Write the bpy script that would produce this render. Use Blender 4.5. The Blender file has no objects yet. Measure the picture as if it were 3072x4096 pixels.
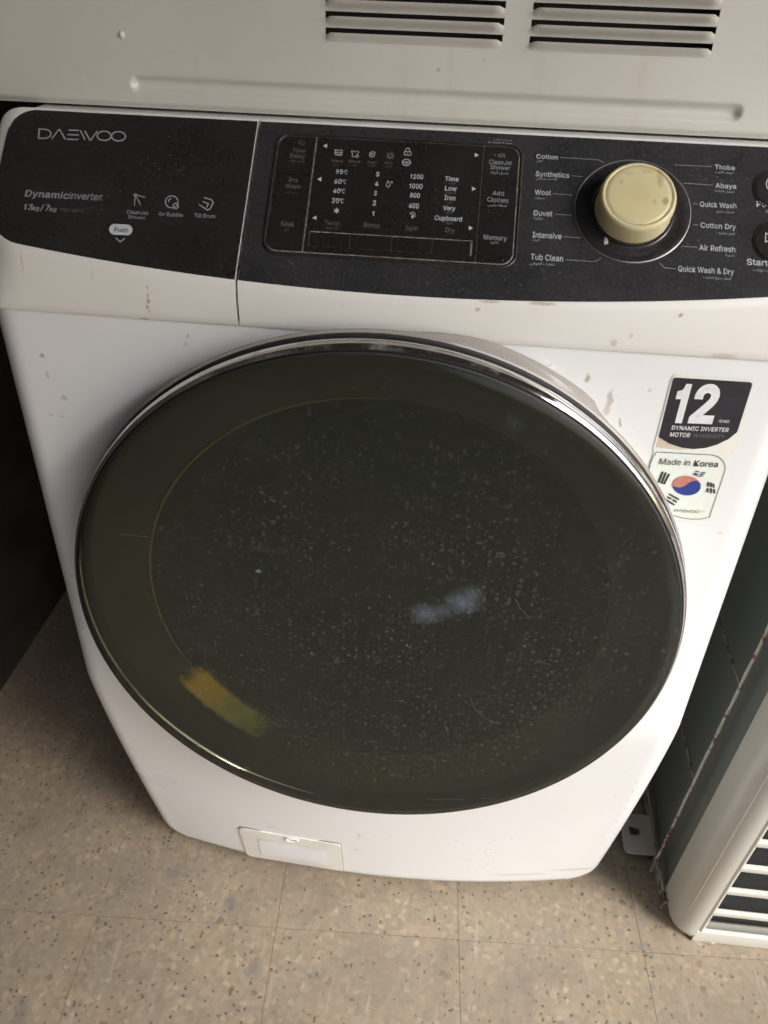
import bpy, math, random
from math import sin, cos, pi, radians, sqrt, hypot, atan2
from mathutils import Vector, Matrix
random.seed(7)
S = bpy.context.scene
COL = S.collection

# ------------------------------------------------------------------ camera
CP = Vector((.05014, -.59044, 1.11086)); YAW, PITCH, ROLL, FPX = -.08153, -.60743, .03594, 3263.38
fw = Vector((sin(YAW)*cos(PITCH), cos(YAW)*cos(PITCH), sin(PITCH)))
r0 = Vector((cos(YAW), -sin(YAW), 0)); u0 = r0.cross(fw)
rt = cos(ROLL)*r0 + sin(ROLL)*u0; up = -sin(ROLL)*r0 + cos(ROLL)*u0
cd = bpy.data.cameras.new('camera'); cam = bpy.data.objects.new('camera', cd); COL.objects.link(cam)
cam.matrix_world = Matrix(((rt.x, up.x, -fw.x, CP.x), (rt.y, up.y, -fw.y, CP.y), (rt.z, up.z, -fw.z, CP.z), (0, 0, 0, 1)))
cd.sensor_fit = 'HORIZONTAL'; cd.sensor_width = 36; cd.lens = FPX/3072*36
cd.clip_start = .01; cd.clip_end = 200
cd.dof.use_dof = True; cd.dof.focus_distance = .74; cd.dof.aperture_fstop = 16
S.camera = cam

# ------------------------------------------------------------------ light
SUN_EL, SUN_AZ = radians(40), radians(126)      # azimuth of the sun clockwise from +y
w = bpy.data.worlds.new('World'); S.world = w; w.use_nodes = True
nt = w.node_tree; bg = nt.nodes['Background']
sky = nt.nodes.new('ShaderNodeTexSky'); sky.sky_type = 'NISHITA'; sky.sun_disc = False
sky.sun_elevation = SUN_EL; sky.sun_rotation = SUN_AZ; sky.dust_density = 3.0; sky.air_density = 1.0; sky.ozone_density = 1.0
nt.links.new(sky.outputs[0], bg.inputs[0]); bg.inputs[1].default_value = .11
sl = bpy.data.lights.new('sun', 'SUN'); so = bpy.data.objects.new('sun', sl); COL.objects.link(so)
sl.energy = 1.5; sl.angle = radians(22); sl.color = (1, .993, .98)
sd = Vector((sin(SUN_AZ)*cos(SUN_EL), cos(SUN_AZ)*cos(SUN_EL), sin(SUN_EL)))
so.rotation_euler = sd.to_track_quat('Z', 'Y').to_euler(); so.location = sd*4
S.view_settings.view_transform = 'Standard'; S.view_settings.look = 'None'
S.view_settings.exposure = 1.48; S.view_settings.gamma = 1

# ------------------------------------------------------------------ helpers
def ray(px, py):
    return fw + rt*((px-1536)/FPX) - up*((py-2048)/FPX)
def hit(px, py, n, d):
    n = Vector(n); r = ray(px, py); return CP + r*((d - CP.dot(n))/r.dot(n))
def props(o, label=None, cat=None, group=None, kind=None):
    if label: o['label'] = label
    if cat: o['category'] = cat
    if group: o['group'] = group
    if kind: o['kind'] = kind
    return o
def mesh_data(name, V, F, mat, smooth=False):
    m = bpy.data.meshes.new(name); m.from_pydata([tuple(v) for v in V], [], F); m.update()
    if mat: m.materials.append(mat)
    if smooth: m.polygons.foreach_set('use_smooth', [True]*len(m.polygons))
    return m
def link(name, m, parent=None):
    o = bpy.data.objects.new(name, m); COL.objects.link(o)
    if parent: o.parent = parent
    return o
def mk(name, V, F, mat, parent=None, smooth=False, bevel=0, seg=2, auto=None, label=None):
    o = link(name, mesh_data(name, V, F, mat, smooth), parent)
    if bevel:
        b = o.modifiers.new('bevel', 'BEVEL'); b.width = bevel; b.segments = seg; b.limit_method = 'ANGLE'; b.angle_limit = radians(40)
    if auto:
        o.data.polygons.foreach_set('use_smooth', [True]*len(o.data.polygons))
        try: o.data.set_sharp_from_angle(angle=radians(auto))
        except Exception: pass
    if label: o['label'] = label
    return o
def empty(name, loc=(0, 0, 0), rot=(0, 0, 0)):
    o = bpy.data.objects.new(name, None); COL.objects.link(o); o.location = loc; o.rotation_euler = rot; o.empty_display_size = .05
    return o
def box(x0, x1, y0, y1, z0, z1):
    V = [(x, y, z) for x in (x0, x1) for y in (y0, y1) for z in (z0, z1)]
    return V, [(0, 1, 3, 2), (4, 6, 7, 5), (0, 4, 5, 1), (2, 3, 7, 6), (0, 2, 6, 4), (1, 5, 7, 3)]
def join(*parts):
    V = []; F = []
    for v, f in parts:
        k = len(V); V += list(v); F += [tuple(i+k for i in q) for q in f]
    return V, F
def lathe(profile, n, place):
    """profile: (radius, height) list; place(r*cos, r*sin, h) -> point"""
    V = []; F = []
    for r, h in profile:
        for k in range(n):
            a = 2*pi*k/n; V.append(place(r*cos(a), r*sin(a), h))
    for i in range(len(profile)-1):
        for k in range(n):
            a = i*n+k; b = i*n+(k+1) % n; F.append((a, b, b+n, a+n))
    return V, F
def tube(pts, rad, n=8, close=False):
    pts = [Vector(p) for p in pts]; V = []; F = []; m = len(pts)
    for i, p in enumerate(pts):
        a = pts[i-1] if (i or close) else p; b = pts[(i+1) % m] if (i < m-1 or close) else p
        t = (b-a).normalized(); s = t.cross(Vector((.3, .2, 1))).normalized()
        if s.length < .1: s = t.cross(Vector((1, 0, 0))).normalized()
        q = t.cross(s); rr = rad[i] if isinstance(rad, list) else rad
        for k in range(n):
            an = 2*pi*k/n; V.append(p + s*cos(an)*rr + q*sin(an)*rr)
    for i in range(m if close else m-1):
        j = (i+1) % m
        for k in range(n):
            F.append((i*n+k, i*n+(k+1) % n, j*n+(k+1) % n, j*n+k))
    if not close:
        F.append(tuple(range(n))[::-1]); F.append(tuple((m-1)*n+k for k in range(n)))
    return V, F
def ribbon2(pts, wd, closed=False):
    """mitred 2D strip -> verts2d, faces"""
    P = [Vector((p[0], p[1])) for p in pts]; n = len(P); V = []; F = []
    for i in range(n):
        a = P[i-1] if (i or closed) else None; b = P[(i+1) % n] if (i < n-1 or closed) else None
        d1 = (P[i]-a).normalized() if a is not None else None; d2 = (b-P[i]).normalized() if b is not None else None
        if d1 is None: d1 = d2
        if d2 is None: d2 = d1
        n1 = Vector((-d1.y, d1.x)); n2 = Vector((-d2.y, d2.x)); mm = n1+n2
        mm = mm.normalized() if mm.length > .2 else n1
        k = wd/2/max(.45, mm.dot(n1)); V += [P[i]+mm*k, P[i]-mm*k]
    for i in range(n if closed else n-1):
        j = (i+1) % n; F.append((2*i, 2*i+1, 2*j+1, 2*j))
    return V, F
def rrect(x0, x1, y0, y1, r, n=6):
    P = []
    for cx, cy, a0 in ((x1-r, y1-r, 0), (x0+r, y1-r, pi/2), (x0+r, y0+r, pi), (x1-r, y0+r, 1.5*pi)):
        for k in range(n+1):
            a = a0 + pi/2*k/n; P.append((cx+r*cos(a), cy+r*sin(a)))
    return P
def smoothstep(a, b, x):
    t = min(1, max(0, (x-a)/(b-a))); return t*t*(3-2*t)

# ------------------------------------------------------------------ materials
class NT:
    def __init__(s, name, base=(.8, .8, .8), rough=.5, metal=0, coat=0, spec=.5):
        s.m = bpy.data.materials.new(name); s.m.use_nodes = True; s.t = s.m.node_tree
        s.b = s.t.nodes['Principled BSDF']; s.out = s.t.nodes['Material Output']
        s.b.inputs['Base Color'].default_value = (*base, 1); s.b.inputs['Roughness'].default_value = rough
        s.b.inputs['Metallic'].default_value = metal; s.b.inputs['Coat Weight'].default_value = coat
        s.b.inputs['Specular IOR Level'].default_value = spec; s._g = None
    def n(s, typ, **kw):
        k = s.t.nodes.new(typ)
        for a, v in kw.items(): setattr(k, a, v)
        return k
    def l(s, a, b): s.t.links.new(a, b)
    def pos(s):
        if s._g is None: s._g = s.n('ShaderNodeNewGeometry').outputs['Position']
        return s._g
    def mapped(s, scale=(1, 1, 1), loc=(0, 0, 0), rot=(0, 0, 0), src=None):
        k = s.n('ShaderNodeMapping'); s.l(src or s.pos(), k.inputs[0])
        k.inputs['Location'].default_value = loc; k.inputs['Rotation'].default_value = rot; k.inputs['Scale'].default_value = scale
        return k.outputs[0]
    def noise(s, scale, detail=4, rough=.55, vec=None, dist=0):
        k = s.n('ShaderNodeTexNoise'); s.l(vec or s.pos(), k.inputs['Vector'])
        k.inputs['Scale'].default_value = scale; k.inputs['Detail'].default_value = detail
        k.inputs['Roughness'].default_value = rough; k.inputs['Distortion'].default_value = dist
        return k.outputs[0]
    def vor(s, scale, feature='F1', vec=None, rnd=1, flat=None):
        k = s.n('ShaderNodeTexVoronoi', feature=feature)
        if flat:
            k.voronoi_dimensions = '2D'
            if flat == 'xz':
                a = s.n('ShaderNodeSeparateXYZ'); s.l(vec or s.pos(), a.inputs[0]); b = s.n('ShaderNodeCombineXYZ'); s.l(a.outputs[0], b.inputs[0]); s.l(a.outputs[2], b.inputs[1]); vec = b.outputs[0]
        s.l(vec or s.pos(), k.inputs['Vector'])
        k.inputs['Scale'].default_value = scale; k.inputs['Randomness'].default_value = rnd
        return k
    def ramp(s, fac, stops):
        k = s.n('ShaderNodeValToRGB'); s.l(fac, k.inputs[0]); e = k.color_ramp.elements
        while len(e) > 1: e.remove(e[0])
        e[0].position = stops[0][0]; c = stops[0][1]; e[0].color = (*c, 1) if isinstance(c, tuple) else (c, c, c, 1)
        for p, c in stops[1:]:
            q = e.new(p); q.color = (*c, 1) if isinstance(c, tuple) else (c, c, c, 1)
        return k.outputs[0]
    def math(s, op, a, b=0, clamp=False):
        k = s.n('ShaderNodeMath', operation=op, use_clamp=clamp)
        for i, v in enumerate((a, b)):
            if isinstance(v, (int, float)): k.inputs[i].default_value = v
            else: s.l(v, k.inputs[i])
        return k.outputs[0]
    def mix(s, fac, a, b, mode='MIX'):
        k = s.n('ShaderNodeMix', data_type='RGBA', blend_type=mode)
        for i, v in ((0, fac), (6, a), (7, b)):
            if isinstance(v, (int, float)): k.inputs[i].default_value = v
            elif isinstance(v, tuple): k.inputs[i].default_value = (*v, 1)
            else: s.l(v, k.inputs[i])
        return k.outputs[2]
    def spots(s, lst, dist=.003, nscale=180, core=.5):
        """soft irregular marks of dirt and painted reflection; (x,y,z,rx,ry,rz,strength) in the object's own metres"""
        nz = s.n('ShaderNodeTexNoise'); s.l(s.pos(), nz.inputs['Vector']); nz.inputs['Scale'].default_value = nscale; nz.inputs['Detail'].default_value = 4
        sub = s.n('ShaderNodeVectorMath', operation='SUBTRACT'); s.l(nz.outputs['Color'], sub.inputs[0]); sub.inputs[1].default_value = (.5, .5, .5)
        sc = s.n('ShaderNodeVectorMath', operation='SCALE'); s.l(sub.outputs[0], sc.inputs[0]); sc.inputs['Scale'].default_value = dist*2
        ad = s.n('ShaderNodeVectorMath', operation='ADD'); s.l(s.pos(), ad.inputs[0]); s.l(sc.outputs[0], ad.inputs[1])
        acc = None
        for x, y, z, rx, ry, rz, st in lst:
            a = s.n('ShaderNodeVectorMath', operation='SUBTRACT'); s.l(ad.outputs[0], a.inputs[0]); a.inputs[1].default_value = (x, y, z)
            b = s.n('ShaderNodeVectorMath', operation='DIVIDE'); s.l(a.outputs[0], b.inputs[0]); b.inputs[1].default_value = (rx, ry, rz)
            c = s.n('ShaderNodeVectorMath', operation='LENGTH'); s.l(b.outputs[0], c.inputs[0])
            d = s.n('ShaderNodeMapRange'); s.l(c.outputs['Value'], d.inputs[0])
            d.inputs[1].default_value = 1.0; d.inputs[2].default_value = core; d.inputs[3].default_value = 0; d.inputs[4].default_value = st
            acc = d.outputs[0] if acc is None else s.math('MAXIMUM', acc, d.outputs[0])
        return acc
    def base(s, c): s.l(c, s.b.inputs['Base Color'])
    def rough(s, c): s.l(c, s.b.inputs['Roughness'])
    def bump(s, h, strength=.3, dist=.001):
        k = s.n('ShaderNodeBump'); k.inputs['Strength'].default_value = strength; k.inputs['Distance'].default_value = dist
        s.l(h, k.inputs['Height']); s.l(k.outputs[0], s.b.inputs['Normal'])

# surfaces of the washer ------------------------------------------------
BETA = .7459; cB, sB = cos(BETA), sin(BETA)
PLN = Vector((0, -sB, cB)); PLD = .93*cB
def con(x, v, h=0):                    # a point on the sloping console face: x along it, v up the slope, h off it
    return Vector((x, v*cB - h*sB, .93 + v*sB + h*cB))
def s_px(px, py):                      # photograph position of a print -> its (x, v) on the console
    P = hit(px, py, PLN, PLD); return P.x, P.y/cB
def yF(x, z):                          # front sheet of the cabinet
    t = max(0, (.46-z)/.43)**1.15
    bow = .012 + .021*t
    return -.012 + .107*t - bow*(1-(x/.3)**2)
def b_px(px, py):                      # photograph position -> (x, z) on the front sheet
    y = 0
    for _ in range(6):
        P = hit(px, py, (0, 1, 0), y); y = yF(P.x, P.z)
    return P.x, P.z
DZ = .6239; YG = -.0732
def g_px(px, py):
    P = hit(px, py, (0, 1, 0), YG); return P.x, P.z

def dirt_spots(lst, y=None):
    out = []
    for px, py, rx, rz, st in lst:
        x, z = b_px(px, py); out.append((x, yF(x, z), z, rx, .03, rz, st))
    return out

def mat_body():
    m = NT('white_enamel', (.78, .80, .82), .28, coat=.3)
    n = m.noise(9, 5); c = m.mix(m.ramp(n, [(.4, 0.0), (.75, .14)]), (.78, .80, .82), (.70, .68, .63))
    f = m.noise(140, 3); v = m.vor(60); fl = m.math('MULTIPLY', m.ramp(v.outputs['Distance'], [(.0, 1.0), (.05, .9), (.09, 0.0)]), m.ramp(m.noise(6, 2), [(.60, 0.0), (.68, .5)]))
    c = m.mix(fl, c, (.42, .37, .29))
    sp = m.spots(dirt_spots([(750, 1345, .0018, .0022, .6), (740, 1375, .0013, .0022, .5), (170, 1425, .0025, .002, .8), (190, 1495, .0015, .004, .4), (258, 1590, .0035, .003, .45),
        (205, 1660, .0025, .002, .3), (250, 1668, .002, .002, .3), (2350, 1512, .002, .005, .8), (2440, 1600, .003, .011, .6), (2425, 1640, .003, .006, .5), (2480, 1690, .0015, .005, .8),
        (2205, 1455, .003, .002, .6), (2600, 1560, .002, .002, .4), (2545, 3130, 0.0012, 0.0040, 0.35), (2530, 3165, 0.0010, 0.0060, 0.40), (2515, 3200, 0.0016, 0.0050, 0.35), (2540, 3215, 0.0010, 0.0070, 0.30), (2500, 3235, 0.0014, 0.0040, 0.40), (2480, 3262, 0.0020, 0.0030, 0.35), (2470, 3290, 0.0010, 0.0060, 0.35), (2455, 3320, 0.0014, 0.0070, 0.30), (2440, 3352, 0.0010, 0.0060, 0.35), (2420, 3390, 0.0014, 0.0050, 0.30), (2405, 3430, 0.0020, 0.0060, 0.30), (2465, 3180, 0.0015, 0.0010, 0.40), (2475, 3110, 0.0012, 0.0008, 0.40), (2520, 3105, 0.0030, 0.0006, 0.35), (2395, 3470, 0.0060, 0.0030, 0.30),
        (1435, 3345, .002, .012, .35), (1425, 3400, .003, .006, .3), (2930, 2240, .004, .003, .3), (2300, 3480, .05, .006, .35), (2080, 3500, .05, .005, .35), (2880, 2130, .003, .002, .35)]))
    c = m.mix(sp, c, (.38, .33, .25)); m.base(c)
    m.rough(m.ramp(n, [(.3, .26), (.7, .34)])); return m.m
def mat_cream():
    m = NT('cream_plastic', (.78, .765, .72), .33, coat=.15)
    c = m.mix(m.ramp(m.noise(14, 5), [(.42, 0.0), (.78, .2)]), (.785, .785, .765), (.66, .62, .52))
    v = m.vor(70); fl = m.math('MULTIPLY', m.ramp(v.outputs['Distance'], [(0, 1.0), (.06, .9), (.12, 0.0)]), m.ramp(m.noise(9, 2), [(.56, 0.0), (.64, .5)]))
    c = m.mix(fl, c, (.45, .38, .27))
    sp = m.spots(dirt_spots([(593, 1145, .0010, .002, .5), (596, 1178, .0011, .003, .6), (598, 1200, .0016, .0025, .8), (594, 1222, .0012, .0022, .8), (602, 1240, .0010, .002, .5), (580, 1274, .0045, .0013, .9), (326, 1264, .006, .0009, .7), (95, 1256, .007, .001, .7),
        (2453, 1366, .0032, .0036, .4), (2522, 1336, .0018, .0025, .35), (2720, 1256, .002, .002, .8), (85, 1050, .0008, .010, .45), (2170, 1210, .012, .0014, .6), (1960, 1202, .009, .001, .5),
        (2890, 1420, .012, .003, .35), (370, 1100, .001, .004, .25), (1911, 1231, .002, .002, .6)]), dist=.0012, nscale=400)
    c = m.mix(sp, c, (.36, .28, .18)); m.base(c)
    return m.m
def mat_black(name='black_gloss_panel', b=(.012, .012, .013), dust=.5):
    m = NT(name, b, .22, coat=0)
    d1 = m.ramp(m.noise(11, 3, .5), [(.3, .012), (.8, .08*dust)])
    d2 = m.ramp(m.noise(520, 4, .75), [(.52, 0.0), (.72, .16*dust)])
    v2 = m.vor(260); d3 = m.ramp(v2.outputs['Distance'], [(0, .8), (.09, .6), (.15, 0.0)])
    d = m.math('ADD', m.math('ADD', d1, d2, True), m.math('MULTIPLY', d3, m.ramp(m.noise(20, 2), [(.56, 0.0), (.68, .7)])), True)
    m.base(m.mix(d, b, (.36, .34, .31))); m.rough(m.ramp(m.noise(30, 5), [(.3, .2), (.75, .42)])); return m.m
def mat_simple(name, c, r=.5, metal=0, var=.15, sc=40, coat=0):
    m = NT(name, c, r, metal, coat)
    m.base(m.mix(m.ramp(m.noise(sc, 4), [(.3, 0.0), (.7, 1.0)]), tuple(x*(1-var) for x in c), tuple(min(1, x*(1+var)) for x in c))); return m.m
def mat_dust_gap():
    m = NT('dusty_gap', (.1, .09, .07), .85)
    m.base(m.ramp(m.noise(260, 4, .7), [(.3, (.10, .09, .075)), (.5, (.24, .21, .17)), (.7, (.46, .43, .37))])); return m.m
def mat_knob():
    m = NT('yellowed_plastic', (.62, .58, .38), .36, coat=.1)
    m.b.inputs['Subsurface Weight'].default_value = .12; m.b.inputs['Subsurface Radius'].default_value = (.01, .008, .004)
    c = m.mix(m.ramp(m.noise(60, 4), [(.35, 0.0), (.7, 1.0)]), (.62, .58, .37), (.66, .58, .31))
    L = []
    for x, v, rx, ry, st in ((.1845, .0555, .003, .009, .55), (.1885, .038, .003, .004, .8), (.181, .037, .002, .003, .35), (.163, .058, .004, .002, .25), (.158, .051, .002, .003, .35), (.176, .061, .006, .003, .3), (.170, .044, .012, .01, .12)):
        P = con(x, v, .02); L.append((P.x, P.y, P.z, rx, ry, ry, st))
    c = m.mix(m.spots(L, dist=.0015, nscale=300), c, (.36, .27, .13)); m.base(c); return m.m
def mat_chrome(dusty=False):
    m = NT('dusty_chrome' if dusty else 'chrome', (.72, .71, .70), .08, 1)
    if dusty:
        # dry grey dust that has settled on the ledge on top of the ring, thin further down the sides
        sx = m.n('ShaderNodeSeparateXYZ'); m.l(m.pos(), sx.inputs[0])
        top = m.n('ShaderNodeMapRange'); m.l(sx.outputs[2], top.inputs[0])
        top.inputs[1].default_value = .70; top.inputs[2].default_value = .86; top.inputs[3].default_value = -.12; top.inputs[4].default_value = .38
        f = m.ramp(m.math('ADD', m.noise(45, 6, .7), top.outputs[0]), [(.48, .28), (.66, .85)])
    else:
        f = m.ramp(m.noise(50, 6, .7), [(.50, .05), (.72, .5)])
    d = m.n('ShaderNodeBsdfDiffuse'); d.inputs[0].default_value = (.36, .34, .31, 1) if dusty else (.36, .34, .32, 1)
    x = m.n('ShaderNodeMixShader'); m.l(f, x.inputs[0]); m.l(m.b.outputs[0], x.inputs[1]); m.l(d.outputs[0], x.inputs[2]); m.l(x.outputs[0], m.out.inputs[0])
    return m.m
def mat_glass():
    m = NT('tinted_door_glass')
    tr = m.n('ShaderNodeBsdfTransparent'); tr.inputs[0].default_value = (.45, .465, .385, 1)
    du = m.n('ShaderNodeBsdfDiffuse')
    big = m.ramp(m.noise(5, 3), [(.3, .036), (.7, .060)])
    fine = m.ramp(m.noise(300, 5, .75), [(.35, 0.0), (.75, .055)])
    # dried drops: sparse blobs, crowded in the middle of the glass
    c = m.n('ShaderNodeVectorMath', operation='DISTANCE'); m.l(m.pos(), c.inputs[0]); c.inputs[1].default_value = (.03, YG, DZ-.0)
    cen = m.n('ShaderNodeMapRange'); m.l(c.outputs['Value'], cen.inputs[0])
    cen.inputs[1].default_value = .27; cen.inputs[2].default_value = .10; cen.inputs[3].default_value = .15; cen.inputs[4].default_value = 1
    wob = m.n('ShaderNodeTexNoise'); m.l(m.pos(), wob.inputs['Vector']); wob.inputs['Scale'].default_value = 420
    ws = m.n('ShaderNodeVectorMath', operation='SCALE'); m.l(wob.outputs['Color'], ws.inputs[0]); ws.inputs['Scale'].default_value = .0022
    wv = m.n('ShaderNodeVectorMath', operation='ADD'); m.l(m.pos(), wv.inputs[0]); m.l(ws.outputs[0], wv.inputs[1])
    tot = None
    for sc, rad, thr, st in ((105, .16, .60, .24), (190, .21, .58, .22), (350, .26, .58, .17), (60, .06, .84, .7)):
        v = m.vor(sc, vec=wv.outputs[0], flat='xz'); sep = m.n('ShaderNodeSeparateColor'); m.l(v.outputs['Color'], sep.inputs[0])
        on = m.ramp(m.math('MULTIPLY', sep.outputs[0], m.math('ADD', m.math('MULTIPLY', cen.outputs[0], .5), .5)), [(thr, 0.0), (thr+.12, 1.0)])
        blob = m.ramp(v.outputs['Distance'], [(0, .45), (rad*.75, .55), (rad*.93, 1.0), (rad*1.08, 0.0)])
        k = m.math('MULTIPLY', m.math('MULTIPLY', on, blob), st)
        tot = k if tot is None else m.math('MAXIMUM', tot, k)
    tot = m.math('MULTIPLY', tot, m.ramp(m.noise(11, 4), [(.32, .25), (.58, 1.0)]))
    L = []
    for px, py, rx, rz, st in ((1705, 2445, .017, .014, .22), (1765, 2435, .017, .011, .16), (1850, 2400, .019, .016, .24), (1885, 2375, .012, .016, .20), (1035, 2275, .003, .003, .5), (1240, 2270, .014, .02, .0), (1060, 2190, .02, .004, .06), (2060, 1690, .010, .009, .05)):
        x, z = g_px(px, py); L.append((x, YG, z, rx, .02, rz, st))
    glint_smear = m.spots(L, dist=.0022, nscale=60, core=.1)  # bluish patches paint in a sky reflection, with a few small marks
    f = m.math('ADD', m.math('ADD', m.math('ADD', big, fine, True), tot, True), glint_smear, True)
    col = m.mix(m.math('MULTIPLY', glint_smear, 3, True), (.265, .29, .235), (.30, .42, .62)); m.l(col, du.inputs[0])
    x = m.n('ShaderNodeMixShader'); m.l(f, x.inputs[0]); m.l(tr.outputs[0], x.inputs[1]); m.l(du.outputs[0], x.inputs[2])
    gl = m.n('ShaderNodeBsdfGlossy'); gl.inputs['Roughness'].default_value = .16; gl.inputs[0].default_value = (1, 1, 1, 1)
    fr = m.n('ShaderNodeFresnel'); fr.inputs[0].default_value = 1.42
    x2 = m.n('ShaderNodeMixShader'); m.l(m.math('MULTIPLY', fr.outputs[0], .5), x2.inputs[0]); m.l(x.outputs[0], x2.inputs[1]); m.l(gl.outputs[0], x2.inputs[2])
    m.l(x2.outputs[0], m.out.inputs[0]); return m.m
def mat_terrazzo():
    m = NT('terrazzo', (.4, .35, .28), .42)
    oi = m.n('ShaderNodeObjectInfo'); off = m.n('ShaderNodeVectorMath', operation='SCALE'); m.l(oi.outputs['Random'], off.inputs['Scale']); off.inputs[0].default_value = (3.7, 9.1, 5.3)
    p = m.n('ShaderNodeVectorMath', operation='ADD'); m.l(m.pos(), p.inputs[0]); m.l(off.outputs[0], p.inputs[1]); P = p.outputs[0]
    wb = m.n('ShaderNodeTexNoise'); m.l(P, wb.inputs['Vector']); wb.inputs['Scale'].default_value = 110; wb.inputs['Detail'].default_value = 4
    ws = m.n('ShaderNodeVectorMath', operation='SCALE'); m.l(wb.outputs['Color'], ws.inputs[0]); ws.inputs['Scale'].default_value = .011
    q = m.n('ShaderNodeVectorMath', operation='ADD'); m.l(P, q.inputs[0]); m.l(ws.outputs[0], q.inputs[1]); Q = q.outputs[0]
    def cell(sc, comp=0):
        v = m.vor(sc, vec=Q, flat='xy'); s = m.n('ShaderNodeSeparateColor'); m.l(v.outputs['Color'], s.inputs[0]); return v, s.outputs[comp], s
    v1, c1, s1 = cell(150)
    base = m.ramp(c1, [(0, (.33, .285, .22)), (.3, (.27, .237, .188)), (.5, (.37, .315, .24)), (.7, (.31, .255, .20)), (.85, (.24, .22, .19)), (1, (.45, .38, .29))])
    n1 = m.ramp(m.noise(320, 4, .7, vec=P), [(.3, 0.0), (.7, 1.0)]); base = m.mix(m.math('MULTIPLY', n1, .35), base, (.30, .25, .185))
    # larger pale, pink and ochre chips
    v2, c2, s2 = cell(85); pale = m.math('MULTIPLY', m.ramp(c2, [(.60, 0.0), (.64, 1.0)]), m.ramp(v2.outputs['Distance'], [(.22, 1.0), (.36, 0.0)]))
    chip = m.ramp(s2.outputs[1], [(0, (.44, .37, .27)), (.3, (.37, .25, .17)), (.5, (.50, .38, .22)), (.7, (.28, .25, .22)), (.9, (.52, .48, .41))])
    base = m.mix(m.math('MULTIPLY', pale, .5), base, chip)
    v3, c3, s3 = cell(135); dk = m.math('MULTIPLY', m.ramp(c3, [(.84, 0.0), (.88, 1.0)]), m.ramp(v3.outputs['Distance'], [(.16, 1.0), (.32, 0.0)]))
    base = m.mix(m.math('MULTIPLY', dk, .92), base, (.06, .052, .047))
    v4, c4, s4 = cell(34); dk2 = m.math('MULTIPLY', m.ramp(c4, [(.90, 0.0), (.92, 1.0)]), m.ramp(v4.outputs['Distance'], [(.12, 1.0), (.18, 0.0)]))
    base = m.mix(m.math('MULTIPLY', dk2, .75), base, m.ramp(s4.outputs[1], [(0, (.10, .085, .08)), (.5, (.20, .12, .085)), (1, (.24, .235, .24))]))
    # grey wear, dirt clouds and scuffs
    base = m.mix(m.ramp(m.noise(13, 6, .7), [(.52, 0.0), (.68, .45)]), base, (.17, .135, .10))
    wr = m.ramp(m.noise(7, 5, .6), [(.42, .0), (.7, .6)]); base = m.mix(wr, base, (.20, .18, .155)); base = m.mix(m.ramp(m.noise(28, 5, .65), [(.4, 0.0), (.7, .3)]), base, (.33, .30, .255))
    sc = m.ramp(m.noise(3, 4, vec=m.mapped((30, 3, 1), rot=(0, 0, .5))), [(.60, 0.0), (.72, .35)]); base = m.mix(sc, base, (.46, .43, .38))
    L = []
    for px, py, rx, ry, st in ((920, 3615, .008, .013, .8), (700, 3490, .02, .008, .5), (735, 3460, .012, .006, .4), (1020, 3870, .012, .02, .5), (80, 4050, .012, .02, .5), (1260, 3900, .018, .007, .4), (2595, 3640, .010, .008, .5), (2580, 3790, .012, .010, .45), (2600, 3960, .01, .01, .4)):
        Pp = hit(px, py, (0, 0, 1), 0); L.append((Pp.x, Pp.y, 0, rx, ry, .05, st))
    base = m.mix(m.spots(L, dist=.012, nscale=60), base, (.17, .165, .175))
    base = m.mix(1.0, base, (.93, .885, .82), 'MULTIPLY')
    m.base(base); m.rough(m.ramp(m.noise(40, 4), [(.3, .34), (.7, .6)])); m.bump(m.noise(200, 3), .12, .0006); return m.m
def mat_paint(name, c, stain=(.42, .36, .24), amt=.25, r=.38):
    m = NT(name, c, r, coat=.1)
    k = m.mix(m.ramp(m.noise(5, 5, .6), [(.4, 0.0), (.75, amt)]), c, stain)
    k = m.mix(m.ramp(m.noise(90, 5, .7), [(.62, 0.0), (.72, .3)]), k, tuple(x*.75 for x in c))
    st = m.ramp(m.noise(4, 5, vec=m.mapped((9, 9, .7))), [(.58, 0.0), (.74, .2)]); k = m.mix(st, k, stain)
    v = m.vor(38); ch = m.math('MULTIPLY', m.ramp(v.outputs['Distance'], [(0, 1.0), (.05, .8), (.08, 0.0)]), m.ramp(m.noise(11, 2), [(.55, 0.0), (.62, .7)]))
    k = m.mix(ch, k, (.30, .24, .17)); m.base(k); m.bump(m.noise(260, 3), .08, .0005); return m.m
def mat_rust_rod(rusty):
    m = NT('rusted_wire' if rusty else 'chipped_white_wire', (.3, .2, .12), .75)
    f = m.ramp(m.noise(55, 5, .7), [(.42, 0.0), (.52, 1.0)] if rusty else [(.53, 0.0), (.57, 1.0)])
    a, b = ((.12, .065, .04), (.30, .25, .19)) if rusty else ((.56, .53, .46), (.20, .10, .055))
    m.base(m.mix(f, a, b)); m.bump(m.noise(400, 4), .6, .001); return m.m
def mat_print(name, c):
    m = NT(name, c, .5); m.base(m.mix(m.ramp(m.noise(600, 3), [(.35, .0), (.75, .45)]), c, tuple(x*.45 for x in c))); return m.m

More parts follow.
